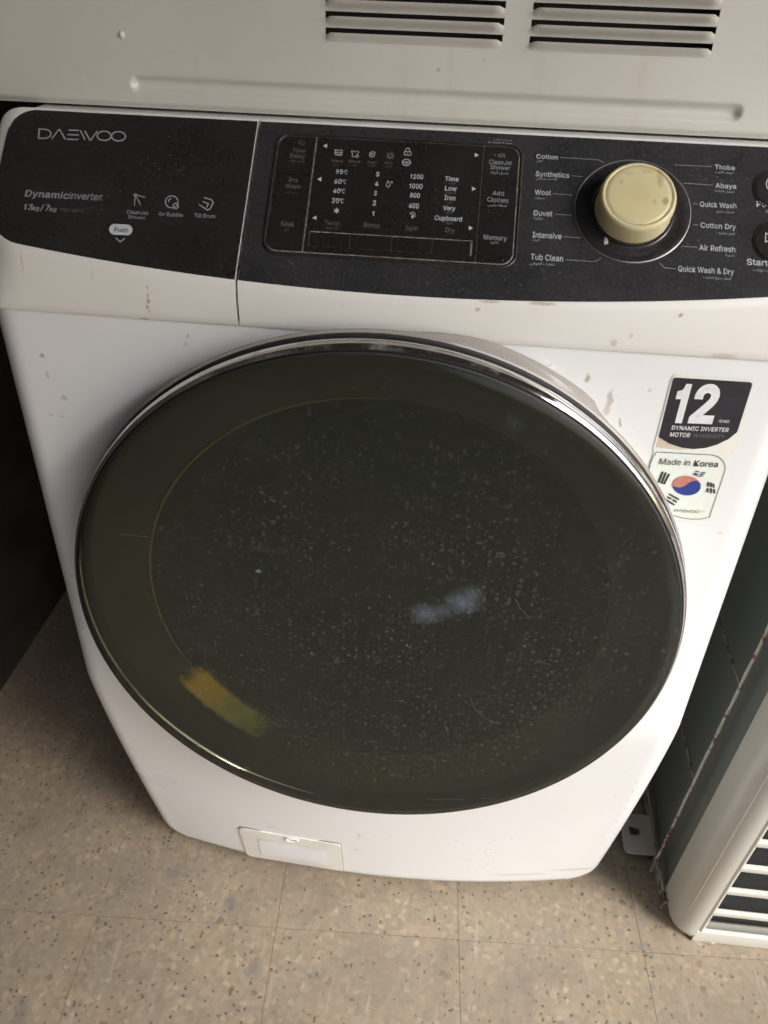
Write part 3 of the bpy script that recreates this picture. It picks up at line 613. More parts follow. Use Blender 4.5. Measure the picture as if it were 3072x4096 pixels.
# outlines of a plain grotesque alphabet: character, advance, closed contours (1/500 em)
GLYPHS = {}
for _l in """& 224 98,-3 82,-2 68,1 55,6 44,13 35,21 27,31 21,42 18,54 17,67 18,77 20,86 24,95 42,117 70,139 108,168 118,176 127,187 131,202 130,210 127,217 123,223 117,227 109,230 101,230 84,227 73,216 68,199 73,182 84,164 102,142 219,0 182,0 86,116 61,146 44,172 40,181 38,190 38,199 39,210 41,220 45,229 51,237 58,244 67,249 77,253 88,256 100,257 112,256 123,253 133,249 141,244 148,237 154,230 158,221 161,212 162,202 158,181 146,162 128,146 77,109 55,87 51,80 49,73 48,66 49,58 51,50 55,44 59,38 65,33 72,29 79,26 87,24 96,23 106,24 116,26 126,30 151,48 157,56 163,65 168,76 172,87 174,99 174,112 204,112 203,97 201,83 198,72 185,46 173,31 166,23 158,15 147,9 136,3 123,0 111,-3
* 227 101,111 103,165 57,136 45,158 93,183 45,208 57,229 103,200 101,254 125,254 123,200 169,229 181,208 133,183 181,158 169,136 123,165 125,111
- 227 168,122 168,94 57,94 57,122
. 94 48,-2 42,-1 36,1 31,4 28,9 26,15 25,20 26,27 28,32 31,37 36,40 42,43 48,43 54,43 59,40 64,37 68,32 70,27 71,20 70,15 68,9 64,4 59,1 54,-1
/ 125 117,266 36,-38 7,-38 89,266
0 227 113,-3 95,-2 79,3 65,12 53,24 42,39 34,57 29,77 25,101 24,127 25,153 29,177 35,197 43,215 53,230 65,242 79,251 95,256 113,258 131,256 147,251 161,242 174,230 184,215 192,197 198,177 201,153 203,127 201,101 198,77 192,57 184,39 174,24 162,12 147,3 131,-2|113,25 125,26 136,30 145,37 153,46 160,58 165,72 169,88 171,107 172,127 171,148 169,166 165,182 160,197 153,208 145,218 136,224 125,228 113,230 101,228 91,224 82,218 73,208 67,197 62,182 58,166 55,148 55,127 55,107 58,88 62,72 67,58 73,46 82,37 91,30 101,26
1 190 130,256 130,0 97,0 97,180 42,180 42,204 66,208 84,218 97,234 104,256
2 227 32,0 32,24 117,114 141,141 155,163 160,186 159,194 157,202 154,209 149,215 143,220 137,224 112,230 102,229 94,227 86,224 79,219 74,213 69,207 66,199 64,190 64,181 33,181 34,196 37,209 43,221 51,232 60,241 72,248 84,253 98,257 112,258 127,257 141,254 153,248 164,241 173,233 181,223 186,211 189,199 191,186 185,159 168,129 133,90 76,30 76,28 195,28 195,0
3 227 109,-3 94,-2 80,0 66,5 54,11 44,19 35,29 28,40 24,52 22,66 55,66 56,58 59,50 63,44 69,38 75,33 83,30 109,25 138,30 145,35 152,40 157,46 161,54 164,63 165,72 164,81 162,90 158,98 153,105 146,112 137,117 127,121 115,123 101,124 78,124 78,150 144,224 144,226 35,226 35,254 186,254 186,230 106,139 106,144 124,145 140,143 154,138 167,131 177,122 185,111 192,99 195,86 196,72 195,58 191,45 185,33 177,22 166,13 154,6 141,1 125,-2
4 227 20,53 20,79 123,254 155,254 54,83 54,81 207,81 207,53|141,0 141,61 141,73 141,159 171,159 171,0
5 227 111,-3 96,-2 82,1 70,6 59,12 49,20 41,30 35,41 32,53 30,65 61,65 62,58 65,51 69,44 87,30 111,25 120,26 130,28 138,32 146,38 152,44 157,52 161,61 163,71 164,81 163,92 161,101 157,111 151,119 145,125 137,131 129,135 119,138 109,138 84,134 64,123 34,126 48,254 183,254 183,226 75,226 67,151 68,151 89,162 115,167 126,166 137,164 147,160 156,156 165,150 172,143 179,134 185,125 189,116 193,105 195,94 195,82 194,66 191,51 184,38 176,26 166,16 154,8 141,1 126,-2
6 227 113,-3 98,-2 84,1 71,7 60,15 50,25 42,37 36,51 33,65 32,81 33,93 35,106 40,119 69,170 126,254 161,254 75,131 73,131 83,144 98,153 117,157 132,156 146,153 158,147 169,140 178,131 185,120 190,107 193,94 194,79 193,63 190,49 184,36 176,25 166,15 155,7 142,1 128,-2|113,24 123,25 131,27 139,31 146,37 152,43 157,51 161,59 163,69 164,79 163,89 161,98 157,107 152,114 146,121 139,126 131,130 123,132 113,133 104,132 95,130 87,126 80,121 74,114 69,107 65,99 63,89 62,79 63,69 65,59 69,51 74,43 80,37 87,31 95,27 104,25
7 227 48,0 162,224 162,226 31,226 31,254 195,254 195,224 82,0
8 227 113,-3 97,-2 82,1 68,6 56,13 45,21 37,31 31,42 27,54 26,68 27,78 29,88 33,98 37,106 43,114 51,121 58,126 67,130 76,132 76,133 65,138 55,145 46,154 40,165 36,177 35,190 36,203 40,214 45,225 53,234 62,242 73,249 85,254 99,257 113,258 128,257 141,254 153,249 164,242 173,234 181,225 186,214 190,203 191,190 190,177 186,165 180,154 171,145 162,138 150,133 150,132 159,130 168,126 176,121 183,114 189,106 194,98 197,88 200,78 200,68 199,54 195,42 189,31 181,21 171,13 158,6 145,1 130,-2|113,25 124,25 134,27 142,30 150,34 156,40 161,46 165,53 168,61 168,69 168,78 165,87 161,94 156,101 149,107 141,111 133,115 123,117 113,118 103,117 93,115 85,111 77,107 70,101 65,94 61,87 58,78 58,69 58,61 61,53 64,46 70,40 76,34 84,30 92,27 102,25|113,145 137,150 144,154 149,159 154,165 157,172 159,180 160,188 159,196 157,203 154,210 149,216 144,221 138,225 113,230 89,225 82,221 77,216 72,210 69,203 67,196 66,188 67,180 69,172 72,165 77,159 82,154 89,150
9 227 113,258 128,257 142,253 155,247 166,239 176,229 184,217 190,204 193,189 194,173 194,161 191,148 186,135 158,84 100,0 65,0 151,124 154,124 144,111 128,101 109,97 94,98 81,102 69,107 58,114 49,124 41,134 36,147 33,161 32,176 33,191 36,205 42,218 50,230 60,239 71,247 84,253 98,257|113,230 104,229 95,227 87,223 80,218 74,211 69,204 66,195 63,186 63,176 63,166 66,156 69,148 74,140 80,134 87,129 95,125 104,122 113,122 123,122 131,125 139,129 146,134 152,140 157,147 161,156 163,165 164,175 163,185 161,195 157,204 152,211 146,218 139,223 131,227 123,229
A 240 8,0 101,254 138,254 231,0 198,0 144,151 132,186 116,239 123,239 106,185 95,151 43,0|55,71 55,99 185,99 185,71
B 228 30,0 30,254 121,254 137,253 152,250 164,245 175,239 184,230 190,221 195,210 198,199 199,187 198,177 197,168 193,160 178,143 157,133 157,131 166,130 174,127 182,123 189,117 196,110 201,102 205,92 208,81 209,68 208,56 205,44 200,33 193,24 184,16 172,9 158,4 142,1 123,0|62,29 122,29 140,30 154,34 165,40 172,48 176,58 178,68 177,77 175,85 171,92 166,99 160,104 153,109 144,113 135,115 124,115 62,115|62,143 119,143 144,148 151,152 157,157 162,163 165,170 167,178 168,186 167,197 163,206 156,214 147,221 135,225 120,226 62,226
C 255 134,-3 113,-2 93,4 75,12 59,25 46,40 35,58 27,78 22,101 20,127 22,153 27,176 35,197 46,215 59,230 75,242 93,251 113,256 134,258 170,252 181,248 191,242 201,236 210,228 217,219 224,209 229,198 234,187 236,174 204,174 195,197 179,214 158,224 134,228 119,227 105,223 92,216 80,207 71,196 62,182 57,166 53,148 52,127 53,107 57,88 63,72 71,59 80,47 92,38 105,32 119,28 134,26 158,30 179,40 195,57 204,80 236,80 234,68 229,56 224,45 217,36 210,27 201,19 192,12 181,7 170,2 159,-1 146,-3
D 251 109,0 48,0 48,29 107,29 127,30 144,34 159,40 171,49 182,61 189,75 195,90 198,108 200,128 198,147 195,165 190,180 182,194 172,205 160,214 145,221 129,225 110,226 47,226 47,254 113,254 136,253 157,248 176,239 192,228 206,213 217,196 225,175 229,153 231,128 229,102 224,80 217,59 206,42 192,27 175,15 156,7 134,2|62,254 62,0 30,0 30,254
E 209 30,0 30,254 186,254 186,226 62,226 62,143 178,143 178,114 62,114 62,29 188,29 188,0
H 258 30,0 30,254 62,254 62,144 196,144 196,254 228,254 228,0 196,0 196,116 62,116 62,0
I 150 16,0 16,29 59,29 59,226 16,226 16,254 135,254 135,226 91,226 91,29 135,29 135,0
J 198 93,-3 71,-1 53,5 38,16 26,31 19,50 17,73 17,86 49,86 49,73 50,58 54,47 61,37 70,30 80,26 93,25 105,26 115,30 124,37 131,47 135,58 136,73 136,254 168,254 168,73 166,50 159,31 147,16 132,5 113,-1
K 233 52,73 52,108 70,131 87,152 106,172 182,254 224,254 116,138 114,138|30,0 30,254 62,254 62,167 62,112 62,97 62,0|186,0 94,130 114,155 224,0
L 197 30,0 30,254 62,254 62,29 181,29 181,0
M 314 30,0 30,254 76,254 139,94 144,79 150,61 156,42 161,24 154,24 159,41 165,61 171,79 176,94 238,254 284,254 284,0 252,0 252,145 252,163 253,184 253,207 253,229 256,229 249,205 241,181 234,161 228,145 171,0 143,0 85,145 80,160 72,181 65,204 56,229 59,229 60,208 60,186 61,164 61,145 61,0
N 262 30,0 30,254 68,254 172,91 181,75 194,53 207,27 202,27 200,54 200,79 199,97 199,254 232,254 232,0 193,0 101,145 89,165 74,191 54,226 60,227 61,192 62,164 62,145 62,0
O 267 133,-3 112,-2 93,4 75,12 59,25 46,40 35,58 27,78 22,101 20,127 22,153 27,176 35,197 46,215 59,230 75,242 93,251 112,256 133,258 155,256 174,251 192,242 208,230 221,215 232,197 240,176 245,153 247,127 245,101 240,78 232,58 221,40 208,25 192,12 174,4 155,-2|133,26 148,28 162,32 175,38 186,47 196,58 204,72 210,88 214,106 215,127 214,148 210,166 204,182 196,196 186,207 175,216 162,223 148,227 133,228 119,227 105,223 92,216 81,207 71,196 63,182 57,166 53,148 52,127 53,106 57,88 63,72 71,58 81,47 92,38 105,32 119,28
P 222 30,0 30,254 118,254 136,253 152,250 166,244 178,236 187,226 195,215 200,202 203,189 204,174 203,159 200,145 195,133 187,121 178,112 166,104 152,98 136,94 118,93 55,93 55,121 116,121 129,122 139,124 149,128 156,133 162,139 167,147 170,155 172,164 172,174 172,184 170,193 167,201 162,208 156,214 148,219 139,223 129,225 116,226 62,226 62,0
Q 267 123,80 156,80 185,42 192,32 234,-24 200,-24 173,13 166,23|133,-3 112,-2 93,4 75,12 59,25 46,40 35,58 27,78 22,101 20,127 22,153 27,176 35,197 46,215 59,230 75,242 93,251 112,256 133,258 155,256 174,251 192,242 208,230 221,215 232,197 240,176 245,153 247,127 245,101 240,78 232,58 221,40 208,25 192,12 174,4 155,-2|133,26 148,28 162,32 175,38 186,47 196,58 204,72 210,88 214,106 215,127 214,148 210,166 204,182 196,196 186,207 175,216 162,223 148,227 133,228 119,227 105,223 92,216 81,207 71,196 63,182 57,166 53,148 52,127 53,106 57,88 63,72 71,58 81,47 92,38 105,32 119,28
R 225 30,0 30,254 118,254 136,253 153,250 167,244 178,237 188,227 195,217 200,204 204,191 205,176 204,161 200,148 195,136 188,125 178,116 166,109 152,103 136,100 118,99 48,99 48,128 117,128 129,128 140,130 149,133 156,138 162,143 167,150 170,158 172,167 173,176 172,186 170,194 167,202 162,209 156,215 149,220 140,223 129,225 116,226 62,226 62,0|177,0 115,115 151,115 214,0
S 223 112,-4 94,-3 78,0 64,5 51,11 41,20 32,30 25,42 21,54 19,68 52,68 54,59 57,51 62,44 68,38 75,33 83,29 112,25 123,25 133,27 143,30 151,34 159,40 165,46 169,53 172,61 173,70 172,77 170,84 166,89 148,102 122,111 92,120 72,126 56,135 43,145 34,156 28,170 26,186 27,200 31,213 37,224 46,234 57,242 69,249 83,254 97,257 114,258 130,257 145,254 158,249 170,242 180,234 189,224 195,213 199,202 200,189 169,189 166,201 160,211 151,219 140,225 127,228 112,229 102,229 92,227 84,224 76,220 70,215 64,209 61,203 58,195 58,188 58,180 61,173 65,167 85,154 106,147 132,140 156,132 179,119 197,99 201,90 203,80 204,69 203,56 199,43 193,32 185,21 174,13 162,5 147,0 130,-3
T 224 16,226 16,254 208,254 208,226 128,226 128,0 96,0 96,226
V 240 102,0 8,254 42,254 96,103 108,69 124,15 117,15 133,69 145,103 197,254 231,254 139,0
W 343 78,0 8,254 41,254 82,98 88,73 93,47 98,20 95,20 100,47 106,73 112,98 153,254 190,254 231,98 237,73 243,47 249,20 244,20 249,47 255,73 261,98 302,254 335,254 265,0 228,0 184,161 176,196 168,237 175,237 167,197 159,161 115,0
Y 236 102,0 102,104 8,254 46,254 96,172 111,146 125,115 112,115 126,146 140,172 191,254 228,254 134,104 134,0
a 195 80,-4 68,-4 57,-1 47,2 38,8 30,14 24,22 19,32 16,42 15,54 16,64 18,73 22,80 26,87 32,92 39,97 63,105 89,110 117,113 133,117 135,120 137,123 138,127 138,128 133,148 120,161 98,165 75,161 59,150 50,137 20,146 26,156 32,165 39,173 48,179 57,184 66,188 97,192 119,190 143,180 150,175 156,168 161,160 165,150 168,139 168,126 168,0 138,0 138,26 136,26 126,12 108,1|85,23 96,23 106,26 114,29 121,34 127,40 132,47 135,54 137,61 138,69 138,95 130,91 116,88 100,86 88,84 67,79 52,70 48,65 47,59 46,52 51,36 65,26
b 212 115,-4 104,-3 94,-1 86,2 69,16 59,29 56,29 56,0 26,0 26,254 57,254 57,160 59,160 69,173 86,186 94,190 103,192 115,192 130,191 144,187 156,180 168,171 177,160 185,146 191,131 194,113 195,94 194,75 191,58 185,42 177,29 168,17 157,8 144,1 130,-3|110,23 121,24 131,28 140,33 147,40 153,48 158,58 161,70 163,82 164,95 163,108 161,120 158,131 153,140 147,149 140,156 131,161 121,164 110,165 99,164 89,161 81,156 73,149 67,141 62,131 59,120 57,108 56,95 57,81 59,69 63,58 67,48 73,39 81,32 89,27 99,24
c 198 104,-4 87,-3 72,1 58,8 46,17 36,29 28,43 22,58 18,75 17,94 18,113 22,130 28,146 36,159 46,171 58,180 72,187 87,191 104,192 130,189 153,178 170,161 181,138 151,131 145,145 135,155 121,162 104,165 92,164 81,161 73,155 65,148 59,139 54,129 51,118 49,106 48,94 49,81 51,70 54,59 59,49 65,40 73,33 81,28 92,24 104,23 121,26 135,33 146,44 152,59 181,51 171,28 153,11 130,0
d 212 98,-4 82,-3 68,1 56,8 44,17 35,29 27,42 22,58 18,75 17,94 18,113 22,131 27,146 35,160 45,171 56,180 69,187 83,191 98,192 109,192 118,190 126,186 144,173 153,160 155,160 155,254 186,254 186,0 156,0 156,29 153,29 143,16 126,2 118,-1 109,-3|102,23 113,24 123,27 132,32 139,39 145,48 150,58 153,69 155,81 156,95 155,108 153,120 150,131 145,141 139,149 132,156 123,161 113,164 102,165 91,164 81,161 72,156 65,149 59,140 54,131 51,120 49,108 48,95 49,82 51,70 54,58 59,48 65,40 73,33 81,28 91,24
e 202 106,-4 88,-3 73,1 58,8 46,17 36,29 28,42 22,58 18,75 17,93 18,112 22,129 28,145 36,159 46,170 58,180 71,187 86,191 103,192 133,187 142,183 151,177 160,170 167,162 173,152 179,141 182,128 185,113 186,97 186,85 37,85 37,110 169,110 155,101 154,113 152,124 149,134 144,143 138,151 131,157 123,161 113,164 103,165 92,164 82,161 73,157 66,151 59,143 54,135 51,125 49,116 48,105 48,89 49,75 51,64 55,53 61,44 67,37 76,31 85,26 95,24 106,23 127,26 143,36 153,53 182,45 179,36 174,27 168,20 160,13 151,7 141,2 130,-1 119,-3
f 127 114,190 114,164 3,164 3,190|40,0 40,216 41,226 44,235 48,243 53,250 60,255 68,259 94,265 111,263 121,260 114,234 107,236 97,237 89,236 82,234 77,230 74,225 72,218 71,209 71,0
g 213 103,-75 90,-75 78,-73 67,-70 41,-55 25,-35 51,-20 61,-33 77,-44 103,-49 118,-47 130,-44 141,-38 149,-29 154,-17 156,-3 156,34 153,34 143,21 126,8 118,5 109,3 97,2 83,4 69,7 56,13 45,22 35,32 28,45 22,60 18,77 17,96 18,114 22,131 27,147 35,160 45,171 56,180 69,187 83,191 98,192 109,192 119,190 127,186 144,173 154,159 157,159 157,190 186,190 186,-4 185,-20 181,-33 175,-45 167,-54 157,-62 145,-68 132,-72 118,-74|102,30 113,30 123,33 132,38 139,44 145,51 150,61 153,71 156,83 156,96 156,109 153,121 150,132 145,141 139,150 132,156 123,161 114,164 102,165 91,164 81,161 73,156 65,149 59,141 54,131 51,120 49,109 48,96 49,84 51,72 54,61 59,52 65,44 73,38 81,33 91,30
h 205 57,113 57,0 26,0 26,254 57,254 57,144 51,144 58,159 66,172 76,181 87,187 100,191 114,192 126,191 137,189 148,184 157,178 164,170 170,160 175,149 178,135 179,120 179,0 148,0 148,118 147,131 143,143 136,152 128,159 117,163 105,165 96,164 88,162 80,159 74,154 68,148 63,141 60,133 58,124
i 83 26,0 26,190 57,190 57,0|42,221 36,222 31,224 27,227 23,231 21,236 21,242 21,247 23,252 27,256 31,259 36,261 42,262 47,261 52,259 57,256 60,252 62,247 63,242 62,236 60,231 57,227 52,224 47,222
k 190 55,68 55,106 60,106 142,190 180,190 92,100 89,100|26,0 26,254 57,254 57,0|147,0 74,93 96,114 186,0
l 95 70,-1 56,0 45,4 37,10 31,19 27,29 26,42 26,254 57,254 57,49 60,31 63,28 67,27 73,26 80,26 85,27 90,1 81,0
m 305 26,0 26,190 56,190 56,148 54,148 57,157 61,166 66,173 86,188 110,193 123,192 134,187 144,180 151,171 157,160 160,147 156,147 159,156 163,164 169,172 190,187 218,193 229,192 239,190 249,186 257,180 264,173 270,164 275,154 278,141 278,128 278,0 248,0 248,127 247,139 243,149 236,156 228,161 219,164 209,165 201,165 194,163 187,160 173,145 168,124 168,0 137,0 137,130 136,140 132,148 126,156 119,161 110,164 100,165 79,160 73,156 67,151 63,145 60,137 58,129 57,119 57,0
n 205 57,113 57,0 26,0 26,190 56,190 56,144 51,144 58,159 66,172 76,181 87,187 100,191 114,192 126,191 137,189 147,184 156,178 164,170 170,160 175,149 178,135 179,120 179,0 148,0 148,118 147,131 143,143 136,152 128,159 117,163 105,165 96,164 88,162 80,159 74,154 68,148 63,141 60,133 58,124
o 208 104,-4 87,-3 72,1 58,8 46,17 36,29 28,43 22,58 18,75 17,94 18,113 22,130 28,146 36,159 46,171 58,180 72,187 87,191 104,192 120,191 136,187 149,180 161,171 171,159 180,146 186,130 189,113 191,94 189,75 186,58 180,43 171,29 161,17 149,8 136,1 120,-3|104,23 116,24 126,28 135,33 143,40 149,49 154,59 157,70 159,81 160,94 159,106 157,118 154,129 149,139 143,148 135,155 126,161 116,164 104,165 92,164 81,161 73,155 65,148 59,139 54,129 51,118 49,106 48,94 49,81 51,70 54,59 59,49 65,40 73,33 81,28 92,24
p 212 26,-71 26,190 56,190 56,160 59,160 69,173 86,186 94,190 103,192 115,192 130,191 144,187 156,180 168,171 177,160 185,146 191,131 194,113 195,94 194,75 191,58 185,42 177,29 168,17 157,8 144,1 130,-3 115,-4 104,-3 94,-1 86,2 69,16 59,29 57,29 57,-71|110,23 121,24 131,28 140,33 147,40 153,48 158,58 161,70 163,82 164,95 163,108 161,120 158,131 153,140 147,149 140,156 131,161 121,164 110,165 99,164 89,161 81,156 73,149 67,141 62,131 59,120 57,108 56,95 57,81 59,69 63,58 67,48 73,39 81,32 89,27 99,24
r 130 26,0 26,190 56,190 56,160 58,160 62,169 68,177 76,184 85,188 96,191 107,192 115,192 122,192 122,161 115,162 103,163 95,162 87,160 80,157 73,153 67,148 63,142 60,135 58,127 57,118 57,0
s 183 91,-4 78,-3 67,-2 56,2 46,6 38,12 31,19 25,27 21,37 18,47 47,53 50,44 55,36 62,30 70,26 80,24 91,23 103,24 113,26 122,31 129,37 133,44 134,51 133,58 131,63 127,68 122,72 115,75 106,78 75,85 59,90 46,96 36,104 29,113 25,124 23,137 24,147 27,157 33,166 39,173 48,180 58,185 69,189 81,191 94,192 106,192 117,190 127,186 136,182 143,176 149,170 162,145 134,139 131,146 127,152 121,158 114,163 105,165 94,166 83,165 74,163 65,158 59,153 56,146 54,139 55,132 58,126 62,122 86,111 115,105 131,100 143,93 153,86 160,76 164,66 166,53 165,43 161,33 156,24 149,16 140,9 130,3 118,-1 105,-3
t 114 102,190 102,164 3,164 3,190|32,236 63,236 63,49 64,41 65,35 68,31 72,27 78,26 85,25 93,26 101,27 107,1 96,-1 84,-2 69,-1 56,4 46,11 38,20 34,32 32,46
u 205 91,-3 79,-2 68,1 57,5 48,12 41,20 35,29 30,41 27,54 26,69 26,190 57,190 57,72 58,58 62,47 68,37 77,31 88,26 100,25 109,26 117,28 125,31 131,36 137,41 142,48 145,57 147,66 148,76 148,190 179,190 179,0 149,0 149,46 154,46 147,30 139,18 129,8 117,2 105,-1
v 195 81,0 9,190 42,190 83,78 93,43 103,10 92,10 101,43 112,78 152,190 186,190 113,0
w 284 69,0 11,190 44,190 67,107 77,68 88,21 82,21 93,67 103,107 126,190 158,190 181,107 191,68 201,21 196,21 206,68 217,107 240,190 272,190 215,0 184,0 159,86 152,112 145,140 138,169 145,169 138,140 131,112 124,86 99,0
y 195 24,-69 31,-43 36,-44 52,-44 65,-37 75,-18 81,-1 9,190 42,190 83,78 93,43 103,10 92,10 101,43 112,78 153,190 186,190 102,-29 88,-54 70,-68 46,-73 32,-72
° 158 79,142 69,142 59,145 50,149 42,155 35,162 29,170 25,179 22,189 22,199 22,209 25,219 29,228 35,236 42,243 50,249 59,253 69,256 79,256 89,256 99,253 108,249 116,243 123,236 129,228 133,219 136,209 136,199 136,189 133,179 129,170 123,162 116,155 108,149 99,145 89,142|79,167 95,171 107,183 111,199 107,215 95,226 79,231 63,226 52,215 47,199 52,183 63,171""".split('\n'):
    _c, _a, _p = _l.split(' ', 2); GLYPHS[_c] = (float(_a)/500, [[tuple(int(v)/500 for v in q.split(',')) for q in c.split(' ')] for c in _p.split('|')])
_tc = {}
def text_mesh(s, bold=0, arabic=False):
    k = (s, bold)
    if k in _tc: return _tc[k]
    if arabic:
        c = bpy.data.curves.new('t', 'FONT'); c.body = shape(s); c.size = 1; c.resolution_u = 2; c.offset = bold
    else:
        c = bpy.data.curves.new('t', 'CURVE'); c.dimensions = '2D'; c.fill_mode = 'BOTH'; X = 0; rings = []; bold = max(0, bold)*.62
        for ch in s:
            if ch == ' ': X += .19+bold; continue
            adv, cs = GLYPHS[ch]
            for pts in cs:
                sp = c.splines.new('POLY'); sp.points.add(len(pts)-1); sp.use_cyclic_u = True
                for i, (x, y) in enumerate(pts): sp.points[i].co = (x+X, y, 0, 1)
                if bold: rings.append([(x+X, y) for x, y in pts])
            X += adv+bold*1.2
    o = bpy.data.objects.new('t', c); COL.objects.link(o)
    me = bpy.data.meshes.new_from_object(o.evaluated_get(bpy.context.evaluated_depsgraph_get()))
    Vv = [(v.co.x, v.co.y, 0) for v in me.vertices]; Ff = [tuple(p.vertices) for p in me.polygons]
    if bold and not arabic:             # a heavier weight: the outline of each stroke, laid a hair above the fill
        for i, R in enumerate(rings):
            rv, rf = ribbon2(R, bold*2, True); n0 = len(Vv); Vv += [(q.x, q.y, 1+i % 3) for q in rv]; Ff += [tuple(a+n0 for a in f) for f in rf]
    bpy.data.objects.remove(o); bpy.data.curves.remove(c); bpy.data.meshes.remove(me)
    _tc[k] = (Vv, Ff); return _tc[k]
def put(name, V2, F, sf, mat, h=None, lab=None):
    h = h if h is not None else (.0023 if sf is SL else .0010)
    V = [sf.fwd(q[0], q[1], h+(q[2]*.00003 if len(q) > 2 else 0)) for q in V2]
    o = mk(name, V, F, M[mat]); sub(o, sf.parent)
    if lab: o['label'] = lab
    return o
def txt(sf, cr, s, xl, xr, yt, yb, mat='p_hi', bold=.012, arabic=False, name='lettering', h=None, shear=0):
    """xl, xr: ends; yt, yb: cap top and baseline at the left end"""
    V2, F = text_mesh(s, bold, arabic)
    if not V2: return
    a = sf.inv(*cr(xl, yb)); t = sf.inv(*cr(xl+(yb-yt)*.0, yt)); x0 = min(p[0] for p in V2); x1 = max(p[0] for p in V2)
    if arabic: ymin = min(p[1] for p in V2); ymax = max(p[1] for p in V2)
    else: ymin, ymax = 0, .508
    sy = (t[1]-a[1])/(ymax-ymin)
    if xr is None: sx = sy*1.0
    else:
        b = sf.inv(*cr(xr, yb+(xr-xl)*.055)); sx = (b[0]-a[0])/(x1-x0)
    put(name, [(a[0]+(x-x0)*sx+shear*(y-ymin)*sy, a[1]+(y-ymin)*sy, k) for x, y, k in V2], F, sf, mat, h)
def line(sf, cr, pts, wd, mat='p_hi', name='leader_line', closed=False, h=None):
    P = [sf.inv(*cr(*p)) for p in pts]; V2, F = ribbon2(P, wd, closed); return put(name, V2, F, sf, mat, h)
def icon(sf, cr, cx, cy, strokes, wd, mat='p_hi', name='symbol', fills=(), h=None):
    """strokes in crop pixels relative to the centre, joined in one mesh (layers a hair apart)"""
    V = []; F = []
    def add(V2, F2, k):
        b = len(V)
        for x, y in V2: V.append(sf.fwd(x, y, (h or (.0023 if sf is SL else .0010)) + k*.00003))
        for q in F2: F.append(tuple(i+b for i in q))
    for k, st in enumerate(strokes):
        closed = st[0] == 'c'; pts = st[1:] if closed else st
        P = [sf.inv(*cr(cx+p[0], cy+p[1])) for p in pts]; add(*ribbon2(P, wd, closed), k)
    for k, st in enumerate(fills):
        P = [sf.inv(*cr(cx+p[0], cy+p[1])) for p in st]; add(P, [tuple(range(len(P)))], k+20)
    o = mk(name, V, F, M[mat]); sub(o, sf.parent); return o
def circ(rx, ry=None, n=18, a0=0, a1=2*pi, cx=0, cy=0):
    ry = ry or rx; full = abs(a1-a0-2*pi) < .01; N = n if full else n+1
    P = [(cx+rx*cos(a0+(a1-a0)*k/n), cy+ry*sin(a0+(a1-a0)*k/n)) for k in range(N)]
    return (['c'] if full else [])+P

# programme names round the dial
for s, xl, xr, yt, yb in (('Cotton', 153, 292, 195, 222), ('Synthetics', 149, 366, 306, 337), ('Wool', 143, 247, 425, 456), ('Duvet', 136, 257, 558, 592), ('Intensive', 128, 316, 699, 735), ('Tub Clean', 117, 326, 841, 878),
        ('Thobe', 1311, 1441, 263, 292), ('Abaya', 1315, 1448, 382, 413), ('Quick Wash', 1213, 1450, 502, 534), ('Cotton Dry', 1219, 1447, 638, 671), ('Air Refresh', 1209, 1443, 782, 817), ('Quick Wash & Dry', 1072, 1434, 919, 954)):
    txt(SC, C3, s, xl, xr, yt, yb, 'p_hi', .012)
for s, xl, xr, yt, yb in (('قطن', 153, 195, 229, 247), ('قماش صناعي', 148, 287, 343, 364), ('صوف', 141, 206, 469, 488), ('بطانية', 134, 195, 599, 621), ('كثيف', 125, 177, 740, 761), ('تنظيف الحوض', 113, 270, 890, 915),
        ('غسيل الثوب', 1313, 1432, 301, 320), ('غسيل العباءة', 1312, 1437, 424, 443), ('غسيل سريع', 1322, 1440, 557, 578), ('قطن تجفيف', 1320, 1440, 695, 716), ('تهوية', 1378, 1435, 842, 860), ('غسيل سريع وتجفيف', 1235, 1418, 982, 1006)):
    txt(SC, C3, s, xl, xr, yt, yb, 'p_mid', .008, True)
for P in ([(307, 216), (520, 229), (562, 234), (592, 252)], [(383, 335), (455, 341)], [(262, 451), (388, 461)], [(273, 584), (382, 592)], [(331, 730), (439, 738)], [(342, 879), (510, 891), (540, 889), (570, 870)],
        [(1050, 264), (1293, 276)], [(1105, 383), (1300, 396)], [(1170, 516), (1200, 519)], [(1168, 652), (1203, 655)], [(1095, 791), (1195, 799)], [(950, 899), (985, 932), (1057, 937)]):
    line(SC, C3, P, .00036, 'p_mid')
SB = Surf(s_px, lambda x, v, h=.0022: con(x, v, h), console)
txt(SC, C3, 'Power', 1582, None, 500, 535, 'p_hi', .016); txt(SC, C3, 'Start/Pause', 1518, None, 873, 912, 'p_hi', .016)
txt(SC, C3, 'الطاقة', 1640, 1730, 556, 576, 'p_mid', .008, True); txt(SC, C3, 'إيقاف مؤقت', 1557, 1700, 936, 958, 'p_mid', .008, True)
icon(SB, C3, 1700, 395, [circ(60, 52, 20, -1.1, 4.2)], .0007, 'p_hi', 'power_symbol', h=.0022)
icon(SB, C3, 1636, 742, [['c', (0, -30), (52, 0), (-2, 30)]], .0006, 'p_hi', 'play_symbol', h=.0022)
txt(SC, C2, '* Hold 3 sec.', 1428, 1583, 110, 126, 'p_hi', .01); txt(SC, C2, 'اضغط 3 ثواني', 1460, 1573, 92, 106, 'p_mid', .006, True)

